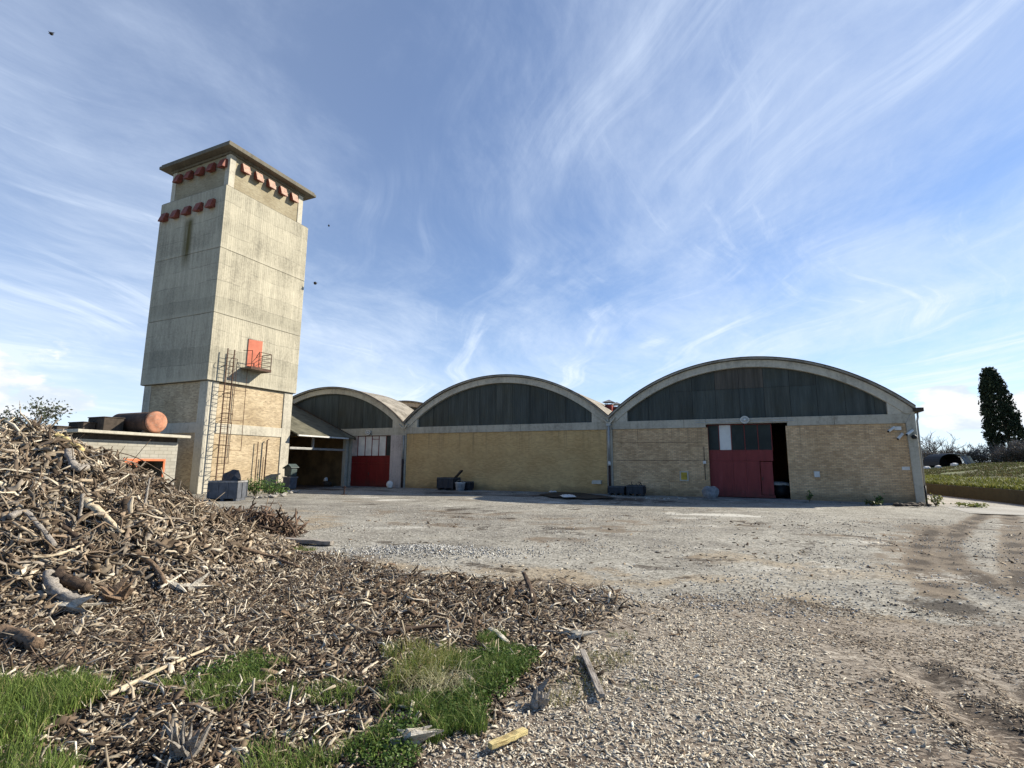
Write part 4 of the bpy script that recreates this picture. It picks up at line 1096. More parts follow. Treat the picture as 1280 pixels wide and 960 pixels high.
D2, Y2 = np.meshgrid(fd, fyv); X2 = wall_x(Y2) + .3 + D2
I = np.arange(D2.size).reshape(D2.shape)
F = np.stack([I[:-1, :-1], I[:-1, 1:], I[1:, 1:], I[1:, :-1]], -1).reshape(-1, 4)
tag(big_mesh('field', np.column_stack([X2.ravel(), Y2.ravel(), field_z(X2, Y2).ravel()]), F, M['field'], smooth=True), 'rough grassy field rising behind the low wall', 'field', kind='structure')

# ------------------------------------------------------------------ grass helper
def blades(P, h, w, lean, col, rng):
    n = len(P); a = rng.uniform(0, 2 * math.pi, n); la = rng.uniform(0, 2 * math.pi, n)
    side = np.stack([np.cos(a), np.sin(a), np.zeros(n)], 1) * (w / 2)[:, None]
    L = np.stack([np.cos(la), np.sin(la), np.zeros(n)], 1) * (lean * h)[:, None]
    up = np.zeros((n, 3)); up[:, 2] = h
    v0 = P - side; v1 = P + side; v2 = P + up * .55 + L * .3 - side * .8; v3 = P + up * .55 + L * .3 + side * .8; v4 = P + up * (1 - .25 * lean)[:, None] + L
    V = np.stack([v0, v1, v2, v3, v4], 1).reshape(-1, 3)
    b = np.arange(n)[:, None] * 5
    return V, b + np.array([0, 1, 3, 2]), b + np.array([2, 3, 4]), np.repeat(col, 5, 0)
def leaf_quads(P, s, col, rng, flat=.0, asp=.55):
    n = len(P)
    a = rng.normal(size=(n, 3)); a[:, 2] *= (1 - flat); a /= np.linalg.norm(a, axis=1)[:, None]
    b = rng.normal(size=(n, 3)); b -= (b * a).sum(1)[:, None] * a; b /= np.linalg.norm(b, axis=1)[:, None]
    a = a * s[:, None]; b = b * s[:, None] * asp
    V = np.stack([P - a, P + b, P + a, P - b], 1).reshape(-1, 3)
    return V, np.arange(n)[:, None] * 4 + np.array([0, 1, 2, 3]), np.repeat(col, 4, 0)
def vary(base, n, rng, amt=.25, hue=.12):
    t = rng.uniform(1 - amt, 1 + amt, (n, 1)); c = np.array(base)[None] * t * (1 + rng.uniform(-hue, hue, (n, 3))); return np.clip(c, 0, 1)
def pal(cols, wts, n, rng, amt=.25):
    k = rng.choice(len(cols), n, p=np.array(wts) / sum(wts)); return np.clip(np.array(cols)[k] * rng.uniform(1 - amt, 1 + amt, (n, 1)), 0, 1)

# field grass
rng = np.random.default_rng(3)
n = 70000
d = np.where(rng.random(n) < .12, rng.uniform(-.28, .3, n), rng.uniform(.0, 17, n)); y = rng.uniform(-2, 60, n); keep = (fbm(d * .5 + 31, y * .5, 3, 41) > .48) | (d < 2.2)
d, y = d[keep], y[keep]; x = wall_x(y) + .35 + d
P = np.column_stack([x, y, np.where(d < .0, .84, field_z(x, y) - .02)]); n = len(P)
low = (d < 2.2)
col = np.where(low[:, None], pal([(.20, .21, .055), (.13, .155, .04)], [1, 1], n, rng), pal([(.085, .105, .03), (.06, .075, .025), (.14, .12, .055), (.09, .065, .04)], [3, 3, 2, 2], n, rng))
V, F4, F3, c = blades(P, rng.uniform(.12, .38, n) * np.where(low, 1.1, .8), np.full(n, .05), rng.uniform(.2, .9, n), col, rng)
tag(big_mesh('field_grass', V, F4, M['grass'], c, F3), 'rough green grass growing on the field above the wall', 'grass', kind='stuff')

# ------------------------------------------------------------------ wood heap
RIDGE = [(-700, 470, 8.5), (-500, 490, 9.), (-250, 505, 10.), (0, 531, 11.), (28, 532, 11.3), (60, 550, 11.8), (100, 578, 12.4), (135, 598, 13.), (160, 612, 13.5), (187, 623, 14.), (217, 629, 14.6), (250, 634, 15.3), (290, 648, 16.), (340, 660, 16.2)]
RP = np.array([at_depth(px, py, D) for px, py, D in RIDGE])
_t = np.linspace(0, len(RP) - 1, 90); RPS = np.stack([np.interp(_t, np.arange(len(RP)), RP[:, k]) for k in range(3)], 1)
BACK = [(-600, 8), (0, 3), ]
def heap_h(x, y, detail=True):
    P = np.stack([np.ravel(x), np.ravel(y)], 1)
    h = np.full(len(P), -9.)
    for q in RPS:
        dd = np.hypot(P[:, 0] - q[0], P[:, 1] - q[1])
        s = .58
        hh = q[2] - s * (np.sqrt(dd * dd + .12) - .346)
        h = np.maximum(h, hh)
    gzv = ground_z(P[:, 0], P[:, 1])
    # concave foot
    a = h - gzv
    a = np.where(a > .5, a, .5 * np.exp(np.minimum((a - .5) / .5, 0)) )
    a = a - .07
    if detail:
        amp = np.clip(a, 0, .8)
        a = a + amp * (.38 * (fbm(P[:, 0] * .9, P[:, 1] * .9, 4, 55) - .5) + .22 * (fbm(P[:, 0] * 3.1, P[:, 1] * 3.1, 3, 58) - .5))
    return (gzv + a).reshape(np.shape(x)), a.reshape(np.shape(x))
hX = np.arange(-16, -1.5, .12); hY = np.arange(1.5, 22, .12)
A, B = np.meshgrid(hX, hY); wx_, wy_ = from_cam(A, B)
HZ, HA = heap_h(wx_, wy_)
HZ = np.where(HA > .012, HZ - .03, HZ - .25)
# ------------------------------------------------------------------ shards
def shards(P, N, L, w, t, tilt, bend, rng, nr=4, roll=.9):
    n = len(P)
    T = rng.normal(size=(n, 3)); T -= (T * N).sum(1)[:, None] * N; T /= np.linalg.norm(T, axis=1)[:, None]
    D = T + N * (tilt)[:, None]; D /= np.linalg.norm(D, axis=1)[:, None]
    S = np.cross(D, N); S /= np.linalg.norm(S, axis=1)[:, None] + 1e-9
    U = np.cross(S, D)
    rl = rng.uniform(-roll, roll, n)
    S, U = S * np.cos(rl)[:, None] + U * np.sin(rl)[:, None], U * np.cos(rl)[:, None] - S * np.sin(rl)[:, None]
    ss = np.linspace(-.5, .5, nr)
    b2 = rng.normal(0, 1, n) * np.abs(bend)
    V = np.zeros((n, nr, 4, 3))
    tw = rng.normal(0, .8, n); wob = rng.normal(0, 1, (n, 2)) * .5
    for k, s in enumerate(ss):
        prof = (1 - (2 * abs(s)) ** 2.2 * rng.uniform(.05, .72, n))
        wk = w * prof * rng.uniform(.55, 1.3, n); tk_ = t * (.4 + .6 * prof) * rng.uniform(.6, 1.2, n)
        c = P + D * (s * L)[:, None] + U * (bend * L * (4 * s * s - .4))[:, None] + S * (b2 * L * (s * s * s * 4 - s * .5) + rng.normal(0, .022, n) * L)[:, None] + U * (rng.normal(0, .018, n) * L)[:, None]
        ang = tw * s * 2
        Sk = S * np.cos(ang)[:, None] + U * np.sin(ang)[:, None]; Uk = U * np.cos(ang)[:, None] - S * np.sin(ang)[:, None]
        for j, (e1, e2) in enumerate(((-1, -1), (1, -1), (1, 1), (-1, 1))):
            V[:, k, j] = c + Sk * (e1 * wk / 2)[:, None] + Uk * (e2 * tk_ / 2)[:, None]
    base = (np.arange(n) * nr * 4)[:, None, None]
    fs = []
    for k in range(nr - 1):
        for j in range(4): fs.append([k * 4 + j, k * 4 + (j + 1) % 4, (k + 1) * 4 + (j + 1) % 4, (k + 1) * 4 + j])
    fs += [[3, 2, 1, 0], [(nr - 1) * 4 + j for j in range(4)]]
    F = (base + np.array(fs)[None]).reshape(-1, 4)
    return V.reshape(-1, 3), F
def vcol(c, V, rng, lo=.62, hi=1.3):
    c = np.asarray(c) * np.array([1.0, .975, .91])
    k = len(V) // len(c)
    return np.clip(np.repeat(c, k, 0) * rng.uniform(lo, hi, (len(V), 1)), 0, .85)
def heap_normals(x, y):
    e = .15
    z0, _ = heap_h(x, y, False); zx, _ = heap_h(x + e, y, False); zy, _ = heap_h(x, y + e, False)
    N = np.stack([-(zx - z0) / e, -(zy - z0) / e, np.ones_like(z0)], 1); return N / np.linalg.norm(N, axis=1)[:, None]
WOODS = [(.44, .385, .31), (.29, .24, .185), (.235, .205, .175), (.145, .11, .08), (.068, .05, .037), (.54, .49, .41), (.20, .155, .118)]
rng = np.random.default_rng(12)
def sample_heap(n, pw=1.):
    X = rng.uniform(-14.5, -3, n * 3); Y = rng.uniform(3, 18.5, n * 3)
    x, y = from_cam(X, Y); z, a = heap_h(x, y)
    px = X / Y
    ok = (a > .05) & (px > -1.35) & (px < -.2)
    # prefer the near side that is seen
    idx = np.where(ok)[0]
    wgt = 1 / (Y[idx] ** pw); idx = rng.choice(idx, min(n, len(idx)), replace=False, p=wgt / wgt.sum())
    return x[idx], y[idx], z[idx], a[idx], Y[idx]
allV, allF, allC = [], [], []; off = 0
def push(V, F, c):
    global off
    allV.append(V); allF.append(F + off); allC.append(c); off += len(V)
# core
n_, m_ = A.shape; I = np.arange(n_ * m_).reshape(n_, m_)
core = np.column_stack([wx_.ravel(), wy_.ravel(), HZ.ravel()])
Fc = np.stack([I[:-1, :-1], I[:-1, 1:], I[1:, 1:], I[1:, :-1]], -1).reshape(-1, 4)
hv = HA.ravel(); Fc = Fc[(hv[Fc] > -.02).any(1)]
push(core, Fc, np.tile(np.array([[.055, .038, .026]]), (len(core), 1)))
for (n, Lr, wr, tr_, tl, bd, lift, pw, wts) in [
        (24000, (.05, .18), (.014, .045), (.004, .012), .6, .14, .0, 1.6, [3, 4, 3, 5, 5, 1.5, 4]),
        (14000, (.12, .40), (.010, .028), (.006, .014), .55, .20, .03, 1.0, [3, 4, 4, 5, 6, 1.4, 4]),
        (6500, (.16, .42), (.035, .095), (.007, .02), .55, .14, .04, .9, [2.5, 3, 4, 5, 5, 1.2, 4]),
        (2600, (.30, .85), (.05, .13), (.007, .016), .35, .13, .05, .7, [2.5, 3, 5, 5, 5, 1.2, 4]),
        (3000, (.35, .95), (.022, .075), (.014, .04), .42, .17, .06, .6, [2.5, 3, 5, 5, 5, .9, 4]),
        (900, (.6, 1.5), (.012, .035), (.012, .03), .40, .20, .09, .3, [2, 2, 5, 5, 5, .5, 3])]:
    x, y, z, a, Yd = sample_heap(n, pw); k = len(x)
    N = heap_normals(x, y)
    L = rng.uniform(*Lr, k) * (.7 + .3 * (Yd / 11)) * np.clip(a / .45, .35, 1); w = rng.uniform(*wr, k); t = rng.uniform(*tr_, k)
    P = np.column_stack([x, y, z]) + N * (lift * rng.uniform(-.2, 1.2, k) * np.clip(a / .4, .3, 1))[:, None]
    V, F = shards(P, N, L, w, t, rng.normal(0, tl, k), rng.normal(0, bd, k), rng, 7 if Lr[1] > .5 else (6 if Lr[1] > .3 else 4))
    c = pal(WOODS, wts, k, rng, .3)
    push(V, F, vcol(c, V, rng))
# the snarl of dark roots at the heap's right tip
tip = at_depth(314, 666, 15.6)
k = 950
P = tip + rng.normal(0, 1, (k, 3)) * np.array([.62, .5, .26]); P[:, 2] = np.clip(P[:, 2], .05, 1.05)
N = rng.normal(size=(k, 3)); N[:, 2] = np.abs(N[:, 2]) + .7; N /= np.linalg.norm(N, axis=1)[:, None]
V, F = shards(P, N, rng.uniform(.3, 1.0, k), rng.uniform(.02, .07, k), rng.uniform(.02, .05, k), rng.normal(0, .5, k), rng.normal(0, .15, k), rng, 5)
push(V, F, np.repeat(pal([(.085, .055, .038), (.15, .10, .07), (.05, .035, .026), (.28, .22, .16)], [4, 3, 3, 1.2], k, rng), len(V) // k, 0))
o = big_mesh('wood_heap', np.vstack(allV), np.vstack(allF), M['shreds'], np.vstack(allC))
tag(o, 'big heap of shredded roots, bark and branches', 'wood heap', kind='stuff')

# ------------------------------------------------------------------ chips on the ground
EDGE = list(DEBRIS_EDGE)
DEB = np.vstack([gpts([(-900, 960), (-600, 760), (-50, 640), (330, 672)]), DEBRIS_EDGE, gpts([(745, 800), (680, 850), (625, 900), (550, 960), (400, 1100)]), [CAM[:2] - 4 * FH + -3 * RH]])
PALE = np.vstack([gpts([(560, 960), (640, 900), (690, 850), (760, 800), (785, 758), (930, 775), (1010, 800), (1080, 860), (1130, 960)]), [CAM[:2] + 1.2 * FH + 1.3 * RH], [CAM[:2] + 1.2 * FH - .2 * RH]])
BROWN = np.vstack([gpts([(780, 745), (950, 745), (1150, 770), (1300, 775), (1700, 850)]), [CAM[:2] + 2 * FH + 6 * RH], gpts([(1130, 960), (1080, 860), (1010, 800), (930, 775), (840, 765)])])
allV, allF, allC = [], [], []; off = 0
def chips(n, rmin, rmax, poly, Lr, wr, tr_, cols, wts, soft=.5, tl=.25, lift=.0, power=1., dens=None, seed=0, bend=.08, roll=.45):
    rg = np.random.default_rng(100 + seed)
    r = rmin + (rmax - rmin) * rg.random(n) ** power; a = np.radians(rg.uniform(-58, 56, n))
    X = r * np.sin(a); Y = r * np.cos(a); x, y = from_cam(X, Y); P2 = np.column_stack([x, y])
    s = poly_sd(P2, poly) + (fbm(x * 1.1, y * 1.1, 3, 60 + seed) - .5) * 2 * soft
    ok = rg.random(n) < sstep(-soft * .5, soft * .5, s)
    _, ha = heap_h(x, y, False); ok &= ha < .16
    if dens is not None: ok &= rg.random(n) < dens(x, y)
    x, y, r = x[ok], y[ok], r[ok]; k = len(x)
    z = ground_z(x, y)
    e = .1
    N = np.stack([-(ground_z(x + e, y) - z) / e, -(ground_z(x, y + e) - z) / e, np.ones(k)], 1); N += rg.normal(0, .22, (k, 3)); N /= np.linalg.norm(N, axis=1)[:, None]
    L = rg.uniform(*Lr, k) * (1 + .04 * (r - 5)); w = rg.uniform(*wr, k) * (1 + .04 * (r - 5)); t = rg.uniform(*tr_, k)
    P = np.column_stack([x, y, z + t * .6 + lift * rg.random(k)])
    V, F = shards(P, N, L, w, t, rg.normal(0, tl, k), rg.normal(0, bend, k), rg, 4, roll)
    push(V, F, vcol(pal(cols, wts, k, rg, .28), V, rg))
PAL_PALE = [(.50, .46, .40), (.40, .355, .295), (.30, .255, .20), (.20, .15, .11), (.60, .56, .49)]
def thin(x, y):
    X, Y = cam_xy(np.stack([x, y], 1))
    return np.clip(1.1 - .85 * sstep(-3., 1.8, X) * sstep(5.5, 9., np.hypot(X, Y)), 0, 1) * (.55 + .45 * sstep(.3, .55, fbm(x * .9, y * .9, 4, 89)))
def clump(x, y): return .25 + .75 * sstep(.35, .62, fbm(x * .8, y * .8, 4, 88))
PAL_FINE = [(.54, .505, .44), (.46, .42, .36), (.37, .33, .275), (.26, .22, .18), (.60, .565, .50)]
chips(120000, 3.4, 13., PALE, (.012, .062), (.005, .020), (.0015, .004), PAL_FINE, [4, 4, 3.6, 2.6, 1.4], 1.2, .13, power=1.1, seed=1)
chips(6000, 3.4, 12., PALE, (.05, .11), (.010, .03), (.003, .007), PAL_PALE, [4, 4, 3.4, 3.2, 1.4], 1.2, .2, power=1.1, seed=11)
chips(150000, 3.4, 15., BROWN, (.012, .065), (.005, .018), (.0015, .004), [(.34, .295, .24), (.26, .215, .165), (.19, .15, .115), (.12, .09, .068), (.43, .39, .325)], [3.6, 4, 3.6, 2.4, 2.2], 2.2, .13, power=1.05, dens=lambda x, y: (.35 + .65 * sstep(.3, .6, fbm(x * .7, y * .7, 4, 91))) * sstep(14.5, 8.5, np.hypot(x - CX, y - CY)), seed=2)
chips(92000, 3.6, 17., DEB, (.025, .15), (.008, .036), (.002, .008), [(.42, .37, .30), (.29, .245, .19), (.19, .145, .105), (.10, .07, .05), (.045, .033, .025), (.54, .49, .41)], [2.6, 4, 4.5, 5, 4.5, 1.], 1.0, .28, .02, power=1.15, seed=3, bend=.16, dens=thin)
chips(9000, 4., 17., DEB, (.10, .34), (.010, .026), (.004, .012), [(.44, .39, .32), (.27, .23, .18), (.15, .11, .08), (.06, .045, .034), (.60, .55, .47)], [3, 4, 4, 4, 1.6], .5, .4, .04, power=1.1, seed=9, bend=.22)
chips(2600, 4., 17., DEB, (.12, .34), (.018, .055), (.004, .011), [(.40, .35, .29), (.27, .23, .18), (.15, .11, .08), (.06, .045, .034), (.54, .49, .41)], [3, 4, 4, 4, .8], .5, .35, .05, power=1.1, seed=4, bend=.13, dens=clump)
# the rim of coarse dark bark along the debris edge
RIM = np.vstack([gpts([(420, 700), (520, 722), (640, 730), (690, 730), (745, 748), (750, 775), (690, 790), (600, 800), (480, 800), (400, 760)])])
chips(3000, 7, 14., RIM, (.08, .32), (.02, .065), (.006, .022), [(.10, .07, .048), (.06, .042, .03), (.17, .12, .085), (.36, .30, .23), (.50, .45, .37)], [4, 4, 3, 2., .8], .9, .35, .05, seed=5, bend=.15, dens=clump)
OLDZ = gpts([(600, 733), (720, 727), (800, 742), (870, 770), (830, 830), (740, 880), (640, 900), (620, 840), (640, 780)])
chips(2600, 5., 13., OLDZ, (.03, .20), (.010, .04), (.003, .010), [(.40, .35, .28), (.25, .20, .15), (.14, .10, .07), (.06, .045, .034), (.52, .47, .39)], [3, 4, 4, 4, 1.2], .8, .25, .01, power=1., seed=12, bend=.15, dens=lambda x, y: .15 + .6 * sstep(.45, .62, fbm(x * 1.1, y * 1.1, 4, 97)))
# stray bits over the yard
YARD = np.vstack([gpts([(300, 650), (1400, 650), (1700, 760), (1200, 780), (840, 765), (640, 730), (340, 690)])])
chips(5000, 9, 32., YARD, (.04, .14), (.015, .05), (.008, .02), [(.13, .09, .06), (.28, .23, .17), (.42, .38, .32), (.06, .045, .033)], [4, 3, 2, 2], .5, .2, seed=6, dens=lambda x, y: .04 + .5 * sstep(.52, .72, fbm(x * .45, y * .45, 4, 95)))
o = big_mesh('wood_chips', np.vstack(allV), np.vstack(allF), M['chips'], np.vstack(allC))
tag(o, 'loose wood chips and bark strewn over the foreground', 'wood chips', kind='stuff')
# gravel heap
rg = np.random.default_rng(5); gh = gpts([(530, 690)])[0]; k = 2600
q = rg.normal(0, 1, (k, 2)); x = gh[0] + (q[:, 0] * 1.1) * RH[0] + q[:, 1] * .45 * FH[0]; y = gh[1] + (q[:, 0] * 1.1) * RH[1] + q[:, 1] * .45 * FH[1]
z = ground_z(x, y); s = rg.uniform(.006, .024, k)
N = rg.normal(size=(k, 3)); N[:, 2] = np.abs(N[:, 2]) + .3; N /= np.linalg.norm(N, axis=1)[:, None]
V, F = shards(np.column_stack([x, y, z + s * .4]), N, s * 2, s * 1.7, s * 1.2, rg.normal(0, .4, k), np.zeros(k), rg, 3)
cg = np.repeat(pal([(.42, .41, .38), (.30, .29, .27), (.55, .54, .50), (.18, .17, .15)], [3, 3, 2, 2], k, rg), len(V) // k, 0)
k2 = 26000; r = 8.5 + 20 * rg.random(k2) ** 1.2; a = np.radians(rg.uniform(-32, 54, k2)); x, y = from_cam(r * np.sin(a), r * np.cos(a))
_, ha = heap_h(x, y, False); ok = (ha < .05) & (y < -1.5) & (rg.random(k2) < .15 + .85 * sstep(.4, .65, fbm(x * .5, y * .5, 4, 171))); x, y = x[ok], y[ok]; k2 = len(x)
s2 = rg.uniform(.005, .020, k2); N = rg.normal(size=(k2, 3)); N[:, 2] = np.abs(N[:, 2]) + .5; N /= np.linalg.norm(N, axis=1)[:, None]
V2, F2 = shards(np.column_stack([x, y, ground_z(x, y) + s2 * .3]), N, s2 * 2.2, s2 * 1.7, s2 * 1.1, rg.normal(0, .4, k2), np.zeros(k2), rg, 3)
c2_ = np.repeat(pal([(.40, .38, .34), (.26, .24, .21), (.52, .50, .45), (.13, .11, .09)], [3, 3, 2, 2.5], k2, rg), len(V2) // k2, 0)
F = np.vstack([F, F2 + len(V)]); V = np.vstack([V, V2]); cg = np.vstack([cg, c2_])
tag(big_mesh('gravel', V, F, M['gravel'], cg), 'loose pale gravel scattered over the yard with one low spread heap', 'gravel', kind='stuff')

# ------------------------------------------------------------------ notable single pieces of wood
def piece(name, pts, radii, mt, label, cat, n=8, flat=1., rough=.18, group=None, seed=1):
    """knotty branch / log through world points"""
    r_ = random.Random(seed); P = [Vector(p) for p in pts]
    # resample with a smooth curve
    m_ = max(14, 5 * len(P)); res = []; rad = []; n = n + 4 if radii[0] > .03 else n
    for i in range(m_ + 1):
        t = i / m_ * (len(P) - 1); k = min(int(t), len(P) - 2); f = t - k
        p0, p1, p2, p3 = P[max(k - 1, 0)], P[k], P[k + 1], P[min(k + 2, len(P) - 1)]
        q = .5 * ((2 * p1) + (p2 - p0) * f + (2 * p0 - 5 * p1 + 4 * p2 - p3) * f * f + (3 * p1 - p0 - 3 * p2 + p3) * f ** 3)
        rr = radii[0] + (radii[1] - radii[0]) * i / m_
        res.append(q + Vector((r_.gauss(0, 1), r_.gauss(0, 1), r_.gauss(0, 1))) * rr * .12); rad.append(rr * r_.uniform(1 - rough, 1 + rough))
    mb = MB(); mb.tube(res, rad, n)
    V = np.array(mb.v); c = np.array(res).mean(0)
    if flat != 1.:
        cen = np.repeat(np.array(res), n, 0); V[:, 2] = cen[:, 2] + (V[:, 2] - cen[:, 2]) * flat
    rs_ = np.random.default_rng(seed); ri = np.tile(rs_.normal(0, .09, n), len(res)) + rs_.normal(0, .035, len(V)); cen = np.repeat(np.array(res), n, 0)
    V = cen + (V - cen) * (1 + ri)[:, None]
    ang = math.atan2(res[-1].y - res[0].y, res[-1].x - res[0].x)
    # local x runs along the piece so that the grain follows it
    R = np.array([[math.cos(ang), math.sin(ang), 0], [-math.sin(ang), math.cos(ang), 0], [0, 0, 1]])
    o = mesh_obj(name, (V - c) @ R.T, mb.f, mt, smooth=True)
    o.location = tuple(c); o.rotation_euler = (0, 0, ang)
    return tag(o, label, cat, group)
def splinters(name, base, dirs, r0, mt, label, cat, seed=1, n=11, L=.3):
    """torn stump: a knot of tapering splinters that leave one root"""
    rg_ = np.random.default_rng(seed); b = np.array(base, float); mb = MB()
    for k in range(n):
        d = np.array(dirs[k % len(dirs)], float) + rg_.normal(0, .28, 3); d /= np.linalg.norm(d); l = L * rg_.uniform(.45, 1.1)
        o_ = b + rg_.normal(0, r0 * .5, 3) * np.array([1, 1, .5]); sd_ = np.cross(d, rg_.normal(size=3)); sd_ /= np.linalg.norm(sd_); up_ = np.cross(sd_, d)
        w0, t0 = r0 * rg_.uniform(.35, .8), r0 * rg_.uniform(.15, .35); V = []; F = []
        for i, s_ in enumerate((-.25, .0, .35, .7, 1.)):
            f_ = (.6, 1., .75, .4, .08)[i] * rg_.uniform(.8, 1.2); c_ = o_ + d * l * s_ + up_ * l * .12 * s_ * s_ * rg_.uniform(-1, 1)
            V += [tuple(c_ - sd_ * w0 * f_ - up_ * t0 * f_), tuple(c_ + sd_ * w0 * f_ - up_ * t0 * f_), tuple(c_ + sd_ * w0 * f_ + up_ * t0 * f_), tuple(c_ - sd_ * w0 * f_ + up_ * t0 * f_)]
        for i in range(4):
            for j in range(4): F.append((i * 4 + j, i * 4 + (j + 1) % 4, i * 4 + 4 + (j + 1) % 4, i * 4 + 4 + j))
        F += [(3, 2, 1, 0), (16, 17, 18, 19)]
        mb.add(V, F)
    return tag(mb.build(name, mt, origin=tuple(b)), label, cat)
def surf(px, py, lift=0.):
    """where the ray meets heap or ground"""
    d = ray(px, py); t = np.linspace(3, 40, 900); Q = CAM + d * t[:, None]
    zz, a = heap_h(Q[:, 0], Q[:, 1], False); g_ = ground_z(Q[:, 0], Q[:, 1]); top = np.where(a > .03, zz, g_)
    i = np.argmax(Q[:, 2] < top); p = Q[i].copy(); p[2] = top[i] + lift
    return p
def S(pix, lift=.04): return [surf(px, py, lift if not hasattr(lift, '__len__') else lift[i]) for i, (px, py) in enumerate(pix)]
piece('branch', S([(84, 575), (88, 590), (98, 600), (108, 596)], .2), (.075, .05), M['wood_grey'], 'curved grey root high on the heap, bent like a hook', 'root', seed=2)
piece('log', S([(104, 637), (124, 655), (152, 679)], .17), (.10, .045), M['wood_pale'], 'pale split log lying across the middle of the heap', 'log', flat=.6, seed=3)
piece('branch', S([(38, 708), (70, 704), (103, 692)], .12), (.028, .018), M['wood_pale'], 'thin straight pale stick lying on the lower heap', 'branch', n=6, seed=4)
piece('branch', S([(72, 665), (92, 678), (115, 696)], .10), (.045, .03), M['wood_dark'], 'dark straight branch sloping down the heap towards the pale stick', 'branch', n=7, seed=5)
piece('branch', S([(10, 662), (28, 658), (45, 672), (66, 700)], .2), (.05, .03), M['wood_grey'], 'grey bowed branch arching on the left of the heap', 'branch', seed=6)
splinters('log', surf(90, 762, .05), [(RH[0], RH[1], .02), (-RH[0], -RH[1], .08), (RH[0], RH[1], .12)], .085, M['wood_white'], 'bleached white piece of wood at the foot of the heap', 'wood piece', 7, 10, .5)
piece('log', S([(58, 728), (64, 744), (80, 756), (102, 758)], .10), (.10, .07), M['wood_grey'], 'thick grey bent log just above the bleached white piece', 'log', seed=8)
piece('log', S([(70, 732), (88, 742), (108, 748)], .14), (.09, .06), M['wood_dark'], 'dark mossy log cradled by the thick grey bent log', 'log', seed=9)
splinters('stump', surf(146, 752, .05), [(.2, .3, .8), (.6, -.2, .5), (-.5, .2, .6), (.1, -.6, .6)], .13, M['wood_brown'], 'hollow brown bark stump at the heap foot', 'stump', 10, 13, .36)
splinters('root', surf(226, 740, .04), [(-RH[0], -RH[1], .1), (-.8, -.6, .35), (RH[0], RH[1], .1), (.4, .9, .1)], .10, M['wood_white'], 'torn whitish root with a flared end low on the heap slope', 'root', 11, 8, .42)
piece('branch', S([(200, 742), (216, 732), (232, 722)], .08), (.025, .015), M['wood_white'], 'slim whitish stick rising from the torn whitish root', 'branch', n=6, seed=12)
piece('log', S([(-14, 800), (18, 802), (44, 816)], .07), (.09, .06), M['wood_brown'], 'brown log coming in from the left edge above the grass', 'log', seed=13)
piece('branch', S([(68, 553), (84, 562), (101, 572)], .16), (.05, .07), M['wood_yellow'], 'fresh yellow broken branch on the crest of the heap', 'branch', seed=14)
piece('root', [at_depth(338, 668, 16.), at_depth(346, 661, 16.), at_depth(357, 649, 16.)], (.10, .13), M['wood_brown'], 'stubby brown root end jutting from the right tip of the heap', 'root', rough=.25, seed=15)
piece('branch', [at_depth(290, 648, 15.8), at_depth(303, 640, 15.8), at_depth(322, 634, 15.9), at_depth(338, 641, 16.)], (.02, .012), M['wood_dark'], 'thin dark twig arching over the right tip of the heap', 'branch', n=6, seed=16)
piece('branch', [at_depth(276, 657, 15.6), at_depth(300, 651, 15.6), at_depth(318, 644, 15.8)], (.035, .02), M['wood_grey'], 'grey branch leaning up beside the right tip of the heap', 'branch', seed=17)
for k, (a, lab) in enumerate([([(130, 562), (165, 570), (195, 585), (218, 600)], 'upper thin bent rod arching before the shed doorway'), ([(128, 570), (160, 580), (190, 594), (221, 603)], 'lower thin bent rod crossing the shed doorway')]):
    D0 = 13.
    piece('bent_rod', [at_depth(px, py, D0 + i * .5) for i, (px, py) in enumerate(a)], (.012, .010), M['wood_dark'], lab, 'rod', n=5, rough=.05, seed=20 + k)
piece('branch', S([(134, 881), (170, 862), (210, 842), (266, 815)], .06), (.022, .012), M['wood_pale'], 'long pale stick slanting through the grass at the lower left', 'branch', n=7, seed=23)
piece('branch', S([(150, 873), (172, 862), (198, 868), (206, 880)], .05), (.016, .010), M['wood_white'], 'short forked whitish twig beside the long pale stick', 'branch', n=6, seed=24)
piece('branch', S([(668, 758), (664, 745), (655, 733)], (.02, .08, .22)), (.05, .035), M['wood_dark'], 'short dark stub of branch standing up at the debris edge', 'branch', seed=25)
piece('branch', S([(480, 800), (520, 792), (556, 790)], .06), (.03, .018), M['wood_dark'], 'dark twig lying along the near edge of the bark litter', 'branch', n=6, seed=26)
piece('wood_chunk', S([(612, 792), (622, 798), (634, 810)], .05), (.035, .03), M['wood_white'], 'bleached bark strip just behind the big grass patch', 'wood piece', flat=.5, seed=27)
splinters('wood_chunk', surf(722, 798, .03), [(RH[0], RH[1], .05), (-RH[0], -RH[1], .25), (.2, .9, .1)], .06, M['wood_white'], 'bleached forked chunk right of the big grass patch', 'wood piece', 28, 8, .26)
splinters('stump', surf(674, 884, .02), [(.3, .1, .9), (-.4, .2, .6), (.5, -.3, .5)], .055, M['wood_grey'], 'grey knobbly stump in the pale chips right of the grass', 'stump', 29, 9, .16)
splinters('stump', surf(512, 936, .04), [(RH[0], RH[1], .12), (RH[0], RH[1], .4), (-.8, -.3, .15), (.7, .7, .1)], .075, M['wood_white'], 'torn whitish root stump at the front of the grass patch', 'stump', 30, 9, .22)
splinters('stump', surf(226, 955, .02), [(.1, .1, .95), (.25, .1, .9), (-.1, -.1, .9)], .055, M['wood_grey'], 'frayed grey splintered stump at the bottom left', 'stump', 31, 12, .24)
piece('branch', S([(300, 690), (340, 700), (372, 712)], .06), (.05, .025), M['wood_brown'], 'brown branch on the ground right of the heap foot', 'branch', seed=32)
piece('branch', S([(170, 700), (190, 716), (205, 738)], .12), (.06, .045), M['wood_brown'], 'thick brown limb sloping down the heap above the torn whitish root', 'branch', seed=33)
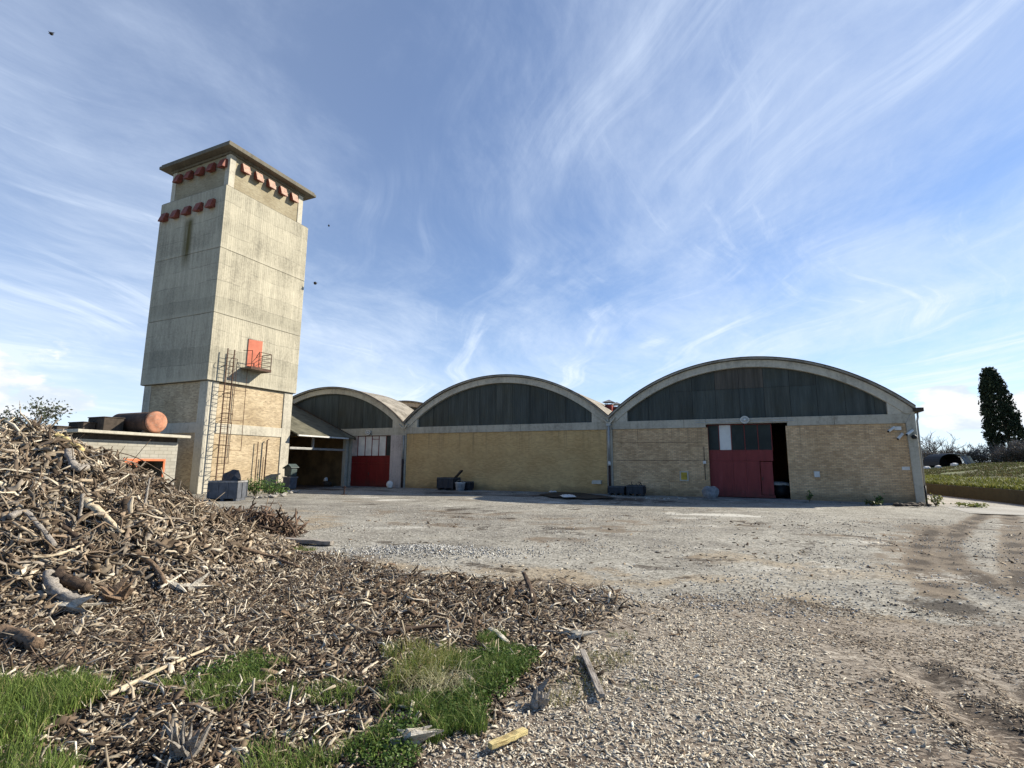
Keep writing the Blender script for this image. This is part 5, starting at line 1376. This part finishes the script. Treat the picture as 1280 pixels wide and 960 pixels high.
piece('branch', S([(148, 668), (176, 690), (198, 702)], .14), (.035, .022), M['wood_dark'], 'dark thin branch beyond the pale split log', 'branch', seed=34)
piece('branch', [surf(99, 650, .45), surf(99, 650, -.05)], (.03, .03), M['wood_grey'], 'grey stub standing upright in the middle of the heap', 'branch', seed=35)
piece('branch', [surf(180, 636, .0), surf(181, 636, .28), surf(183, 636, .62)], (.035, .015), M['wood_grey'], 'grey stick standing upright near the heap crest before the shed', 'branch', n=6, seed=36)
def plank(a, b, w, t, mt, label, lift=.02):
    A_, B_ = on_ground(*a), on_ground(*b); c = (A_ + B_) / 2; L = np.linalg.norm(B_ - A_); ang = math.atan2(B_[1] - A_[1], B_[0] - A_[0]); pit = math.asin((B_[2] - A_[2]) / L)
    rg_ = random.Random(int(a[0])); nx = 8; V = []; F = []
    for i in range(nx + 1):
        x = -L / 2 + L * i / nx; ww = w / 2 * (1 + rg_.uniform(-.06, .06)) * (1 if 0 < i < nx else rg_.uniform(.7, 1)); dz_ = rg_.uniform(-.1, .1) * t
        V += [(x, -ww, dz_), (x, ww, dz_), (x, ww, t + dz_), (x, -ww, t + dz_)]
    for i in range(nx):
        p, q_ = i * 4, i * 4 + 4
        for j in range(4): F.append((p + j, p + (j + 1) % 4, q_ + (j + 1) % 4, q_ + j))
    F += [(3, 2, 1, 0), tuple(range(nx * 4, nx * 4 + 4))]
    o = mesh_obj('plank', V, F, mt, bevel=.004); o.location = (c[0], c[1], c[2] + lift); o.rotation_euler = (0, -pit, ang)
    return tag(o, label, 'plank')
plank((335, 677), (415, 682.5), .22, .10, M['wood_grey'], 'long grey plank on the yard right of the heap tip', .03)
plank((728, 819), (753, 878), .055, .03, M['wood_grey'], 'narrow weathered board lying alone in the chips right of the grass', .03)
plank((612, 943), (657, 922), .055, .035, M['wood_yellow'], 'short sawn yellowish block at the bottom below the grass patch', .03)

# ------------------------------------------------------------------ grass in the foreground
rg = np.random.default_rng(31)
allV, a4, a3, allC = [], [], [], []; off = 0
def grass_patch(pix, n, h, w, lean, cols, wts, soft=.55):
    global off
    poly = gpts(pix, .28); lo = poly.min(0) - .3; hi = poly.max(0) + .3
    q = rg.uniform(lo, hi, (n * 3, 2)); s = poly_sd(q, poly) + (fbm(q[:, 0] * 2.2, q[:, 1] * 2.2, 3, 14) - .5) * 2.2 * soft
    q = q[(s > 0)][:n]; k = len(q)
    den = fbm(q[:, 0] * 3.3, q[:, 1] * 3.3, 3, 19)
    q = q[rg.random(k) < .85 * sstep(.28, .56, den)]; k = len(q)
    P = np.column_stack([q, ground_z(q[:, 0], q[:, 1]) - .005])
    hh = rg.uniform(*h, k) * (.6 + .8 * fbm(q[:, 0] * 2, q[:, 1] * 2, 2, 23))
    V, F4, F3, c = blades(P, hh, rg.uniform(*w, k), rg.uniform(*lean, k), pal(cols, wts, k, rg, .25), rg)
    allV.append(V); a4.append(F4 + off); a3.append(F3 + off); allC.append(c); off += len(V)
GR = [(.13, .19, .042), (.09, .14, .032), (.18, .235, .06), (.30, .27, .12)]
grass_patch([(-160, 860), (0, 866), (70, 862), (122, 884), (110, 930), (95, 1000), (-300, 1000)], 17000, (.12, .30), (.004, .009), (.1, .7), GR, [4, 3, 3, 1])
grass_patch([(225, 850), (262, 822), (330, 815), (360, 835), (340, 860), (270, 872)], 4200, (.06, .17), (.004, .008), (.2, .9), GR, [4, 4, 2, .6])
grass_patch([(120, 850), (160, 838), (220, 840), (230, 858), (140, 880)], 1500, (.04, .11), (.003, .007), (.2, .9), GR, [3, 3, 2, 2])
grass_patch([(330, 930), (360, 922), (420, 935), (500, 900), (530, 930), (490, 1000), (300, 1000)], 8500, (.08, .22), (.004, .008), (.2, .9), GR, [4, 3, 3, 1.2])
grass_patch([(500, 845), (515, 818), (565, 812), (578, 832), (560, 862), (520, 862)], 2600, (.08, .27), (.003, .006), (.1, .8), [(.24, .24, .07), (.15, .19, .04), (.36, .31, .15), (.09, .15, .03)], [3, 3, 2, 2], .5)
grass_patch([(560, 870), (575, 820), (620, 805), (668, 812), (672, 840), (640, 880), (600, 910), (520, 920), (520, 885)], 15000, (.04, .16), (.003, .008), (.2, 1.), [(.095, .155, .034), (.07, .12, .026), (.145, .205, .046), (.24, .24, .09)], [4, 3, 4, 1.5], .55)
grass_patch([(380, 890), (395, 862), (420, 850), (440, 866), (415, 890)], 1500, (.05, .14), (.004, .008), (.2, .9), GR, [4, 3, 2, 1])
grass_patch([(690, 850), (720, 822), (790, 815), (800, 850), (740, 870), (700, 870)], 1500, (.03, .09), (.003, .006), (.3, 1.), [(.20, .19, .07), (.13, .15, .045), (.24, .20, .10)], [3, 2, 2])
grass_patch([(740, 905), (770, 890), (785, 910), (760, 920)], 500, (.03, .10), (.003, .006), (.3, 1.), [(.20, .19, .07), (.13, .15, .045)], [3, 2])
grass_patch([(770, 800), (786, 792), (792, 802)], 260, (.03, .08), (.003, .006), (.3, 1.), GR, [3, 2, 1, 1])
grass_patch([(500, 775), (540, 770), (560, 778), (520, 786)], 400, (.03, .09), (.003, .006), (.3, 1.), [(.18, .18, .06), (.10, .14, .035)], [3, 2])
grass_patch([(290, 815), (210, 838), (380, 905), (430, 905)], 900, (.03, .10), (.003, .006), (.3, 1.), GR, [3, 2, 1, 2])
grass_patch([(348, 676), (372, 671), (398, 673), (380, 678)], 900, (.04, .12), (.008, .014), (.3, 1.), [(.12, .17, .04), (.18, .19, .06)], [2, 2], .1)
# dry straw fallen over the patch
poly = gpts([(500, 880), (560, 845), (585, 850), (540, 890)], .3); c0 = poly.mean(0); k = 240
q = c0 + rg.normal(0, .14, (k, 2)); P = np.column_stack([q, ground_z(q[:, 0], q[:, 1]) + .06])
V, F4, F3, c = blades(P, rg.uniform(.08, .2, k), np.full(k, .004), rg.uniform(1.5, 2.6, k), pal([(.45, .42, .26), (.34, .33, .17)], [1, 1], k, rg), rg)
allV.append(V); a4.append(F4 + off); a3.append(F3 + off); allC.append(c); off += len(V)
o = big_mesh('grass', np.vstack(allV), np.vstack(a4), M['grass'], np.vstack(allC), np.vstack(a3))
tag(o, 'patches of green and straw coloured grass among the chips', 'grass', kind='stuff')
# small round-leaved weeds in the big patch
q = []
for pix, k in [([(575, 872), (590, 825), (660, 815), (660, 850), (600, 905), (540, 912)], 3600), ([(240, 855), (270, 830), (330, 825), (330, 855)], 1300), ([(440, 960), (470, 920), (520, 905), (520, 960)], 1800)]:
    poly = gpts(pix, .28); s = rg.uniform(poly.min(0), poly.max(0), (k * 3, 2)); s = s[poly_sd(s, poly) + (fbm(s[:, 0] * 2.5, s[:, 1] * 2.5, 3, 6) - .5) * .5 > 0][:k]; q.append(s)
q = np.vstack(q); k = len(q); P = np.column_stack([q, ground_z(q[:, 0], q[:, 1]) + rg.uniform(.01, .10, k)])
V, F, c = leaf_quads(P, rg.uniform(.008, .016, k), pal([(.055, .10, .022), (.075, .13, .028), (.11, .16, .036)], [3, 3, 2], k, rg), rg, .3, .7)
tag(big_mesh('ground_weeds', V, F, M['leaf'], c), 'low leafy green weeds spreading through the grass patch', 'weeds', kind='stuff')

# ------------------------------------------------------------------ weeds at the buildings
def weed(px, py, r_, h, label, seed, cat='weed', n=420, cols=((.05, .11, .025), (.085, .16, .035), (.12, .17, .05))):
    g_ = np.random.default_rng(seed); b = on_ground(px, py); root = empty('weed_plant', tuple(b), label, cat, 'weeds growing against the buildings')
    mb = MB(); tips = []
    for k in range(14):
        a = g_.uniform(0, 2 * math.pi); l = g_.uniform(.4, 1.); p = Vector((b[0], b[1], b[2])); tip = p + Vector((math.cos(a) * r_ * l, math.sin(a) * r_ * l, h * g_.uniform(.5, 1.)))
        md = (p + tip) / 2 + Vector((0, 0, h * .15)); mb.tube([p, md, tip], [.018, .012, .006], 5); tips += [md, tip]
    mb.build('stem', M['bark'], root)
    T = np.array([t[:] for t in tips]); i = g_.integers(0, len(T), n); P = T[i] + g_.normal(0, 1, (n, 3)) * np.array([r_ * .28, r_ * .28, h * .16]); P[:, 2] = np.maximum(P[:, 2], b[2] + .02)
    V, F, c = leaf_quads(P, g_.uniform(.04, .11, n), pal(cols, [1] * len(cols), n, g_), g_, .2, .5)
    mesh_obj('foliage', V, F, M['leaf'], root, col=c)
weed(318, 620, .60, 1.0, 'bushy green weed nearest the grey bin at the tower foot', 61)
weed(338, 621, .65, .95, 'spreading green weed with arching shoots in the middle of the tower foot', 62)
weed(352, 618, .45, .5, 'low green weed nearest the tower corner and the green bin', 63, n=240)
weed(1170, 633, .32, .6, 'yellowish weed tuft just beyond the right corner of the halls', 64, n=150, cols=((.26, .24, .07), (.17, .19, .05), (.11, .15, .04)))
weed(1012, 628, .16, .6, 'single dark sprig against the wall right of the doorway', 65, n=60)
weed(1090, 632, .45, .28, 'low dark weed along the foot of the right brick wall', 66, n=110, cols=((.05, .075, .025), (.09, .10, .04)))
weed(1100, 631, .3, .5, 'small weed with a stalk near the right corner stones', 67, n=90)
weed(1215, 634, .7, .22, 'flat yellow green weed at the road edge beyond the corner', 68, n=200, cols=((.22, .22, .07), (.13, .17, .045)))

# ------------------------------------------------------------------ trees and shrubs
def branches(base, height, spread, levels, g_, n0=5, r0=.08, droop=0., up=.6):
    """list of polylines with radii"""
    out = []
    def grow(p, d, L, r, lv):
        pts = [p]; q = p.copy(); dd = d.copy()
        for i in range(3):
            dd = dd + g_.normal(0, .16, 3); dd[2] += .06 * up; dd /= np.linalg.norm(dd); q = q + dd * L / 3; pts.append(q.copy())
        out.append((pts, r, lv))
        if lv < levels:
            for k in range(g_.integers(3, 6)):
                t = g_.uniform(.3, 1.); i = min(int(t * 3), 2); o_ = pts[i] + (pts[i + 1] - pts[i]) * (t * 3 - i)
                nd = dd + g_.normal(0, .62, 3) * np.array([1, 1, .6]); nd[2] += .12; nd /= np.linalg.norm(nd)
                grow(o_, nd, L * g_.uniform(.45, .75), r * .55, lv + 1)
    for k in range(n0):
        a = g_.uniform(0, 2 * math.pi); d = np.array([math.cos(a) * spread, math.sin(a) * spread, 1.]); d /= np.linalg.norm(d)
        grow(np.array(base, float), d, height * g_.uniform(.38, .5), r0, 0)
    return out
def bare_shrub(base, height, seed, label, name='bare_shrub', cat='shrub', group=None, n0=7, levels=3, spread=.8, leaf=0, leafcol=((.05, .065, .03),), cols=((.20, .175, .15), (.13, .11, .095), (.27, .245, .215)), rmin=.016, ls=1., low=False):
    g_ = np.random.default_rng(seed); root = empty(name, tuple(base), label, cat, group)
    br = branches(base, height, spread, levels, g_, n0, height * .016)
    mb = MB(); V3, F3_, C3 = [], [], []; tips = []
    for pts, r, lv in br:
        if lv <= 1: mb.tube(pts, [max(r, rmin * 1.2), max(r * .85, rmin), max(r * .7, rmin), max(r * .5, rmin)], 5, False)
        else:
            t2 = MB(); t2.tube(pts, [max(r, rmin), max(r * .8, rmin), max(r * .6, rmin * .8), rmin * .6], 3, False); o_ = len(V3)
            V3 += t2.v; F3_ += [tuple(i + o_ for i in f) for f in t2.f]; c = cols[g_.integers(len(cols))]; C3 += [c] * len(t2.v); tips.append(pts[-1]); tips.append(pts[-2])
    mb.build('stem', M['bark'], root)
    mesh_obj('twigs', V3, F3_, M['twig'], root, col=np.array(C3))
    if leaf:
        T = np.array(tips); i = g_.integers(0, len(T), leaf); P = T[i] + g_.normal(0, height * .03, (leaf, 3))
        if low: P[:, 2] = base[2] + (P[:, 2] - base[2]) * g_.uniform(.08, 1., leaf)
        V, F, c = leaf_quads(P, g_.uniform(.05, .12, leaf) * height / 4 * ls, pal(leafcol, [1] * len(leafcol), leaf, g_), g_, 0, .6)
        mesh_obj('foliage', V, F, M['leaf'], root, col=c)
    return root
HL = 'grey leafless shrub in the hedge along the back of the field'
hs = [(1160, 78, 4.2, 1), (1178, 80, 4.6, 0), (1150, 76, 4.0, 1), (1195, 79, 3.6, 1), (1212, 77, 3.8, 0), (1226, 75, 4.0, 1), (1240, 72, 3.9, 1), (1254, 70, 4.0, 0), (1268, 69, 4.2, 1), (1282, 68, 4.2, 0), (1298, 67, 4.2, 1), (1318, 66, 4.2, 0), (1345, 65, 4.2, 1)]
for k, (px, D, h_, lf) in enumerate(hs):
    p = at_depth(px, 575, D); z = float(field_z(np.array([p[0]]), np.array([p[1]]))[0])
    bare_shrub((p[0], p[1], z - .05), h_ * .98, 200 + k, HL, group='leafless hedge shrubs behind the field', n0=8, levels=3, spread=.85, leaf=1900 if lf else 1300, leafcol=((.045, .05, .03), (.075, .068, .048), (.115, .10, .082)), rmin=.02, ls=.8, low=True)
p = at_depth(1172, 580, 86); z = float(field_z(np.array([p[0]]), np.array([p[1]]))[0])
bare_shrub((p[0], p[1], z), 6.8, 301, 'small bare tree rising above the hedge near the arched shelter', 'bare_tree', 'tree', None, n0=6, levels=3, spread=.6, rmin=.022, cols=((.36, .32, .28), (.26, .23, .20)))
p = at_depth(-4, 545, 30)
bare_shrub((p[0], p[1], 0), 6.8, 302, 'thin leafed tree showing over the wood heap at the left edge', 'small_tree', 'tree', None, n0=10, levels=3, spread=.5, leaf=13000, leafcol=((.07, .085, .05), (.11, .12, .08), (.045, .055, .035)), rmin=.012, ls=.55, cols=((.16, .14, .115), (.10, .085, .07)))
# cypress
g_ = np.random.default_rng(77); cb = at_depth(1266, 575, 75); cz = float(field_z(np.array([cb[0]]), np.array([cb[1]]))[0])
cy = empty('cypress_tree', (cb[0], cb[1], cz), 'tall dark cypress standing behind the hedge at the right', 'tree')
H_ = at_depth(1253, 459, 75)[2] - cz
prof = lambda t: np.interp(t, [0, .1, .25, .5, .75, .92, .97, 1.], [1.5, 2.0, 2.15, 1.85, 1.4, .95, .7, .3])
nc = 620; ct = g_.random(nc) ** .9; ca = g_.uniform(0, 2 * math.pi, nc)
cr = prof(ct) * np.sqrt(g_.uniform(.55, 1.0, nc)) * g_.uniform(.88, 1.12, nc)
cc = np.column_stack([cr * np.cos(ca), cr * np.sin(ca), .5 + ct * (H_ - .8)])
n = 27000; ci = g_.integers(0, nc, n); q = g_.normal(0, 1, (n, 3)) * np.array([.17, .17, .34]); q[:, 2] = np.abs(q[:, 2]) * 1.2 - .2
P = cc[ci] + q; lx = -1.8 * P[:, 2] / H_
P = np.column_stack([cb[0] + P[:, 0] + RH[0] * lx, cb[1] + P[:, 1] + RH[1] * lx, cz + np.minimum(P[:, 2], H_ + .25)])
shade = np.repeat(1., n) * g_.uniform(.75, 1.5, nc)[ci]
V, F, c = leaf_quads(P, g_.uniform(.09, .24, n), pal([(.024, .034, .016), (.016, .024, .012), (.055, .065, .03)], [3, 3, 1.2], n, g_), g_, -.6, .5)
mesh_obj('crown', V, F, M['cyp'], cy, col=c * np.repeat(shade, 4)[:, None])
mb = MB(); mb.tube([(cb[0], cb[1], cz - .1), (cb[0] - .2, cb[1] - .1, cz + 5), (cb[0] - .6, cb[1] - .3, cz + H_ * .8)], [.32, .25, .08], 8); mb.build('trunk', M['bark'], cy)
# low arched shelter in the field
tc = at_depth(1194, 578, 70); tz_ = float(field_z(np.array([tc[0]]), np.array([tc[1]]))[0])
ts = empty('arched_shelter', (tc[0], tc[1], tz_), 'low dark arched shelter with a pale sheet roof in the field', 'shelter')
def tp(u, v, w): u, v, w = .76 * u, .76 * v, .80 * w; return (tc[0] + RH[0] * u + FH[0] * v, tc[1] + RH[1] * u + FH[1] * v, tz_ + w)
mb = MB(); N_ = 12; V = []; F = []
for k in range(N_ + 1):
    a = math.pi * k / N_
    for rr in (1., .965):
        for v_ in (0, 3.6): V.append(tp(-.6 - 2.3 * rr * math.cos(a) , v_ + .5 * k / N_, 1.95 * rr * math.sin(a) ** .8))
for k in range(N_):
    a, b = 4 * k, 4 * k + 4
    F += [(a, b, b + 1, a + 1), (a + 2, a + 3, b + 3, b + 2), (a, a + 2, b + 2, b), (a + 1, b + 1, b + 3, a + 3)]
mesh_obj('vault', V, F, M['black'], ts)
V = [tp(-.3, -.15, 2.0), tp(1.9, -.25, 1.72), tp(2.1, 3.2, 1.75), tp(-.3, 3.4, 2.05), tp(-.3, -.15, 2.06), tp(1.9, -.25, 1.78), tp(2.1, 3.2, 1.81), tp(-.3, 3.4, 2.11)]
mesh_obj('roof_sheet', V, [(0, 3, 2, 1), (4, 5, 6, 7), (0, 1, 5, 4), (1, 2, 6, 5), (2, 3, 7, 6), (3, 0, 4, 7)], M['tarp'], ts)
V = [tp(1.75, 3.5, -.3), tp(-2.6, 3.6, -.3), tp(-2.6, 3.6, 1.2), tp(-.6, 3.6, 1.9), tp(1.5, 3.5, 1.6)]
mesh_obj('back_wall', V + [(x + FH[0] * .08, y + FH[1] * .08, z) for x, y, z in V], [(0, 1, 2, 3, 4), (9, 8, 7, 6, 5)] + [(i, 5 + i, 5 + (i + 1) % 5, (i + 1) % 5) for i in range(5)], M['black'], ts)
for k in range(3):
    u0 = 1.05 + k * .62
    V = [tp(u0 + .55, -.5, -.1), tp(u0 + 1.12, -.45, -.1), tp(u0 + .52, 0, 1.75 - .05 * k), tp(u0, 0, 1.75 - .05 * k)]
    V += [(x + FH[0] * .06, y + FH[1] * .06, z) for x, y, z in V]
    mesh_obj('side_panel', V, [(3, 2, 1, 0), (4, 5, 6, 7), (0, 1, 5, 4), (1, 2, 6, 5), (2, 3, 7, 6), (3, 0, 4, 7)], [M['stone'], M['wood_grey'], M['wood_pale']][k], ts)
for k, (px, py, s, lab) in enumerate([(1172, 577, .35, 'small pale sack lying inside the mouth of the arched shelter'), (1192, 579, .42, 'white sack propped at the mouth of the arched shelter, right of the small one'), (1157, 578, .4, 'whitish lump in the grass left of the arched shelter by the halls')]):
    p = at_depth(px, py, 68); z = float(field_z(np.array([p[0]]), np.array([p[1]]))[0]); V, F = lumpy((p[0], p[1], z + s * .5), (s, s * .8, s * .7), 400 + k, 2, .4)
    tag(mesh_obj('sack', V, F, M['white'], origin=(p[0], p[1], z)), lab, 'sack')
# birds
def bird(px, py, D, s, rz, label):
    c = at_depth(px, py, D); root = empty('bird', tuple(c), label, 'bird', 'birds in the sky', 0.)
    ca, sa = math.cos(rz), math.sin(rz)
    def q(x, y, z): return (c[0] + s * (x * ca - y * sa), c[1] + s * (x * sa + y * ca), c[2] + s * z)
    mb = MB(); mb.tube([q(-.55, 0, .02), q(-.35, 0, .0), q(-.1, 0, 0), q(.2, 0, .02), q(.38, 0, .07), q(.48, 0, .08), q(.56, 0, .07)], [.03, .08, .14, .13, .07, .08, .01], 8)
    mb.add([q(-.5, -.03, .02), q(-.85, -.14, .03), q(-.85, .14, .03), q(-.5, .03, .02)], [(0, 1, 2, 3)])
    mb.build('body', M['bird'], root, smooth=True)
    for e in (-1, 1):
        V = [q(.22, e * .08, .06), q(.26, e * .5, .30), q(.05, e * 1.1, .22), q(-.16, e * .55, .24), q(-.2, e * .08, .04)]; V += [(x, y, z - .02 * s) for x, y, z in V]
        mesh_obj('wing', V, [(0, 1, 2, 3, 4), (9, 8, 7, 6, 5)] + [(i, 5 + i, 5 + (i + 1) % 5, (i + 1) % 5) for i in range(5)], M['bird'], root)
bird(394, 354, 45, .24, 2.6, 'small dark bird flying right beside the tower shaft')
bird(411, 282, 60, .16, .4, 'tiny dark bird right of the tower head')
bird(64, 42, 45, .30, 1.9, 'dark bird high in the top left of the sky')

# ------------------------------------------------------------------ camera
cd = bpy.data.cameras.new('camera'); cam = bpy.data.objects.new('camera', cd); COL.objects.link(cam)
Rm = Matrix((tuple(CR), tuple(CU), tuple(-CF))).transposed()
cam.matrix_world = Matrix.Translation(Vector(CAM)) @ Rm.to_4x4()
cd.sensor_fit = 'HORIZONTAL'; cd.sensor_width = 36; cd.lens = 36 * FPX / 1280; cd.clip_start = .1; cd.clip_end = 3000
SC.camera = cam

# ------------------------------------------------------------------ light and sky
SUN = Vector((1.2, 1.08, 1.)).normalized()
el = math.asin(SUN.z); rot = math.atan2(SUN.x, SUN.y)
sd = bpy.data.lights.new('sun', 'SUN'); sd.energy = 5.0; sd.angle = math.radians(.53); sd.color = (1., .92, .77)
so = bpy.data.objects.new('sun', sd); COL.objects.link(so); so.rotation_euler = (-SUN).to_track_quat('-Z', 'Y').to_euler(); so.location = (60, 60, 80)

w = bpy.data.worlds.new('World'); SC.world = w; w.use_nodes = True
nt = w.node_tree; nt.nodes.clear(); g = G(nt)
out = g.n('ShaderNodeOutputWorld'); bg = g.n('ShaderNodeBackground')
sky = g.n('ShaderNodeTexSky', sky_type='NISHITA', sun_disc=False); sky.sun_elevation = el; sky.sun_rotation = rot
sky.air_density = .9; sky.dust_density = .15; sky.ozone_density = 2.2; sky.altitude = 300
SKY_STRENGTH = .075
tc_ = g.n('ShaderNodeTexCoord').outputs['Generated']
x, y, z = g.sep(tc_)
zc = g.m('MAXIMUM', z, .0)
# the cirrus lies on a flat layer high above; its streaks run away from the viewer
sa = math.atan2(FH[0] + .10 * RH[0], FH[1] + .10 * RH[1])
den = g.m('ADD', zc, .12)
u_ = g.m('DIVIDE', g.m('SUBTRACT', g.m('MULTIPLY', x, math.cos(sa)), g.m('MULTIPLY', y, math.sin(sa))), den)
v_ = g.m('DIVIDE', g.m('ADD', g.m('MULTIPLY', x, math.sin(sa)), g.m('MULTIPLY', y, math.cos(sa))), den)
base = g.comb(u_, v_, 0.)
warp = g.noise(base, .6, 2, .5, color=True)
wv = g.vm('ADD', base, g.scale(g.vm('SUBTRACT', warp, (.5, .5, .5)), (1.0, 1.15, 0.)))
def turned(v, deg, sc, off):
    c_, s_ = math.cos(math.radians(deg)), math.sin(math.radians(deg)); q = g.sep(v)
    a_ = g.m('ADD', g.m('MULTIPLY', q[0], c_), g.m('MULTIPLY', q[1], s_)); b_ = g.m('SUBTRACT', g.m('MULTIPLY', q[1], c_), g.m('MULTIPLY', q[0], s_))
    return g.comb(g.m('ADD', g.m('MULTIPLY', a_, sc[0]), off), g.m('MULTIPLY', b_, sc[1]), off * .7)
c1 = g.noise(turned(wv, 16, (1.15, .42), 1.3), 1., 11, .62)
c2 = g.noise(turned(wv, -20, (3.0, .95), 4.1), 1., 10, .66)
c3 = g.noise(turned(base, 35, (.62, .5), 7.7), 1., 4, .55)
c4 = g.noise(turned(wv, 6, (8., 4.5), 2.2), 1., 7, .72)
cir = g.m('ADD', g.m('MULTIPLY', c1, .36), g.m('ADD', g.m('MULTIPLY', c2, .26), g.m('ADD', g.m('MULTIPLY', c3, .26), g.m('MULTIPLY', c4, .12))))
st1 = g.noise(turned(wv, 22, (5.5, .50), 3.9), 1., 9, .62)
st2 = g.noise(turned(wv, -34, (6.5, .75), 9.2), 1., 9, .64)
crisp = g.m('MAXIMUM', g.m('MULTIPLY', g.mr(st1, .50, .70), g.mr(c3, .42, .58)), g.m('MULTIPLY', g.mr(st2, .52, .72), g.mr(c1, .45, .60)))
cf = g.m('MINIMUM', g.m('ADD', g.m('MULTIPLY', g.mr(cir, .40, .66), .85), g.m('MULTIPLY', crisp, .55)), 1.15)
ahead = g.m('ADD', g.m('MULTIPLY', x, FH[0]), g.m('MULTIPLY', y, FH[1]))
lf_ = g.m('SUBTRACT', g.m('MULTIPLY', x, -RH[0]), g.m('MULTIPLY', y, RH[1]))
front = g.mr(ahead, -.25, .25)          # clouds masked out behind the viewer, unseen, to weaken fill on shaded faces
veil = g.m('ADD', g.mr(zc, .0, .34, .55, .15), g.mr(lf_, .0, .75, 0., .14))
# low cumulus banks
dirn = g.comb(x, y, g.m('MULTIPLY', z, 2.2))
cu = g.noise(dirn, 11., 8, .58)
def bank(px, py, r0, r1):
    d = ray(px, py); d = d / np.linalg.norm(d)
    q = g.vm('SUBTRACT', g.comb(x, y, g.m('MULTIPLY', z, 2.2)), (d[0], d[1], d[2] * 2.2))
    ln = g.n('ShaderNodeVectorMath', operation='LENGTH'); g.put(ln.inputs[0], q)
    return g.mr(ln.outputs['Value'], r0, r1, 1., 0.)
bk_ = g.m('MAXIMUM', g.m('MAXIMUM', bank(66, 499, .01, .10), bank(1225, 520, .0, .13)), g.m('MAXIMUM', bank(1185, 490, .0, .07), bank(-200, 470, .05, .3)))
bk_ = g.m('MAXIMUM', bk_, bank(1500, 500, .05, .3))
cuf = g.m('MULTIPLY', g.mr(g.m('ADD', cu, g.m('MULTIPLY', bk_, .42)), .66, .76), g.mr(bk_, .05, .2))
f = g.m('MINIMUM', g.m('MULTIPLY', front, g.m('ADD', g.m('MULTIPLY', cf, .62), veil)), .92)
skyc = g.mix(1., sky.outputs[0], (.80, 1.0, 1.22), 'MULTIPLY')
K = 1. / SKY_STRENGTH
cloudc = g.mix(g.mr(zc, .0, .6), tuple(K * q for q in (.52, .59, .67)), tuple(K * q for q in (.42, .49, .61)))
col = g.mix(f, skyc, cloudc)
col = g.mix(cuf, col, g.mix(g.mr(cu, .38, .62), tuple(K * q for q in (.44, .50, .58)), tuple(K * q for q in (.62, .63, .635))))
g.put(bg.inputs[0], col); bg.inputs[1].default_value = SKY_STRENGTH
nt.links.new(bg.outputs[0], out.inputs[0])

SC.view_settings.view_transform = 'Standard'; SC.view_settings.look = 'None'; SC.view_settings.exposure = .82; SC.view_settings.gamma = 1.; SC.view_settings.use_curve_mapping = False
SC.cycles.max_bounces = 6; SC.cycles.diffuse_bounces = 3; SC.cycles.glossy_bounces = 2; SC.cycles.use_denoising = True
SC.render.engine = 'CYCLES'
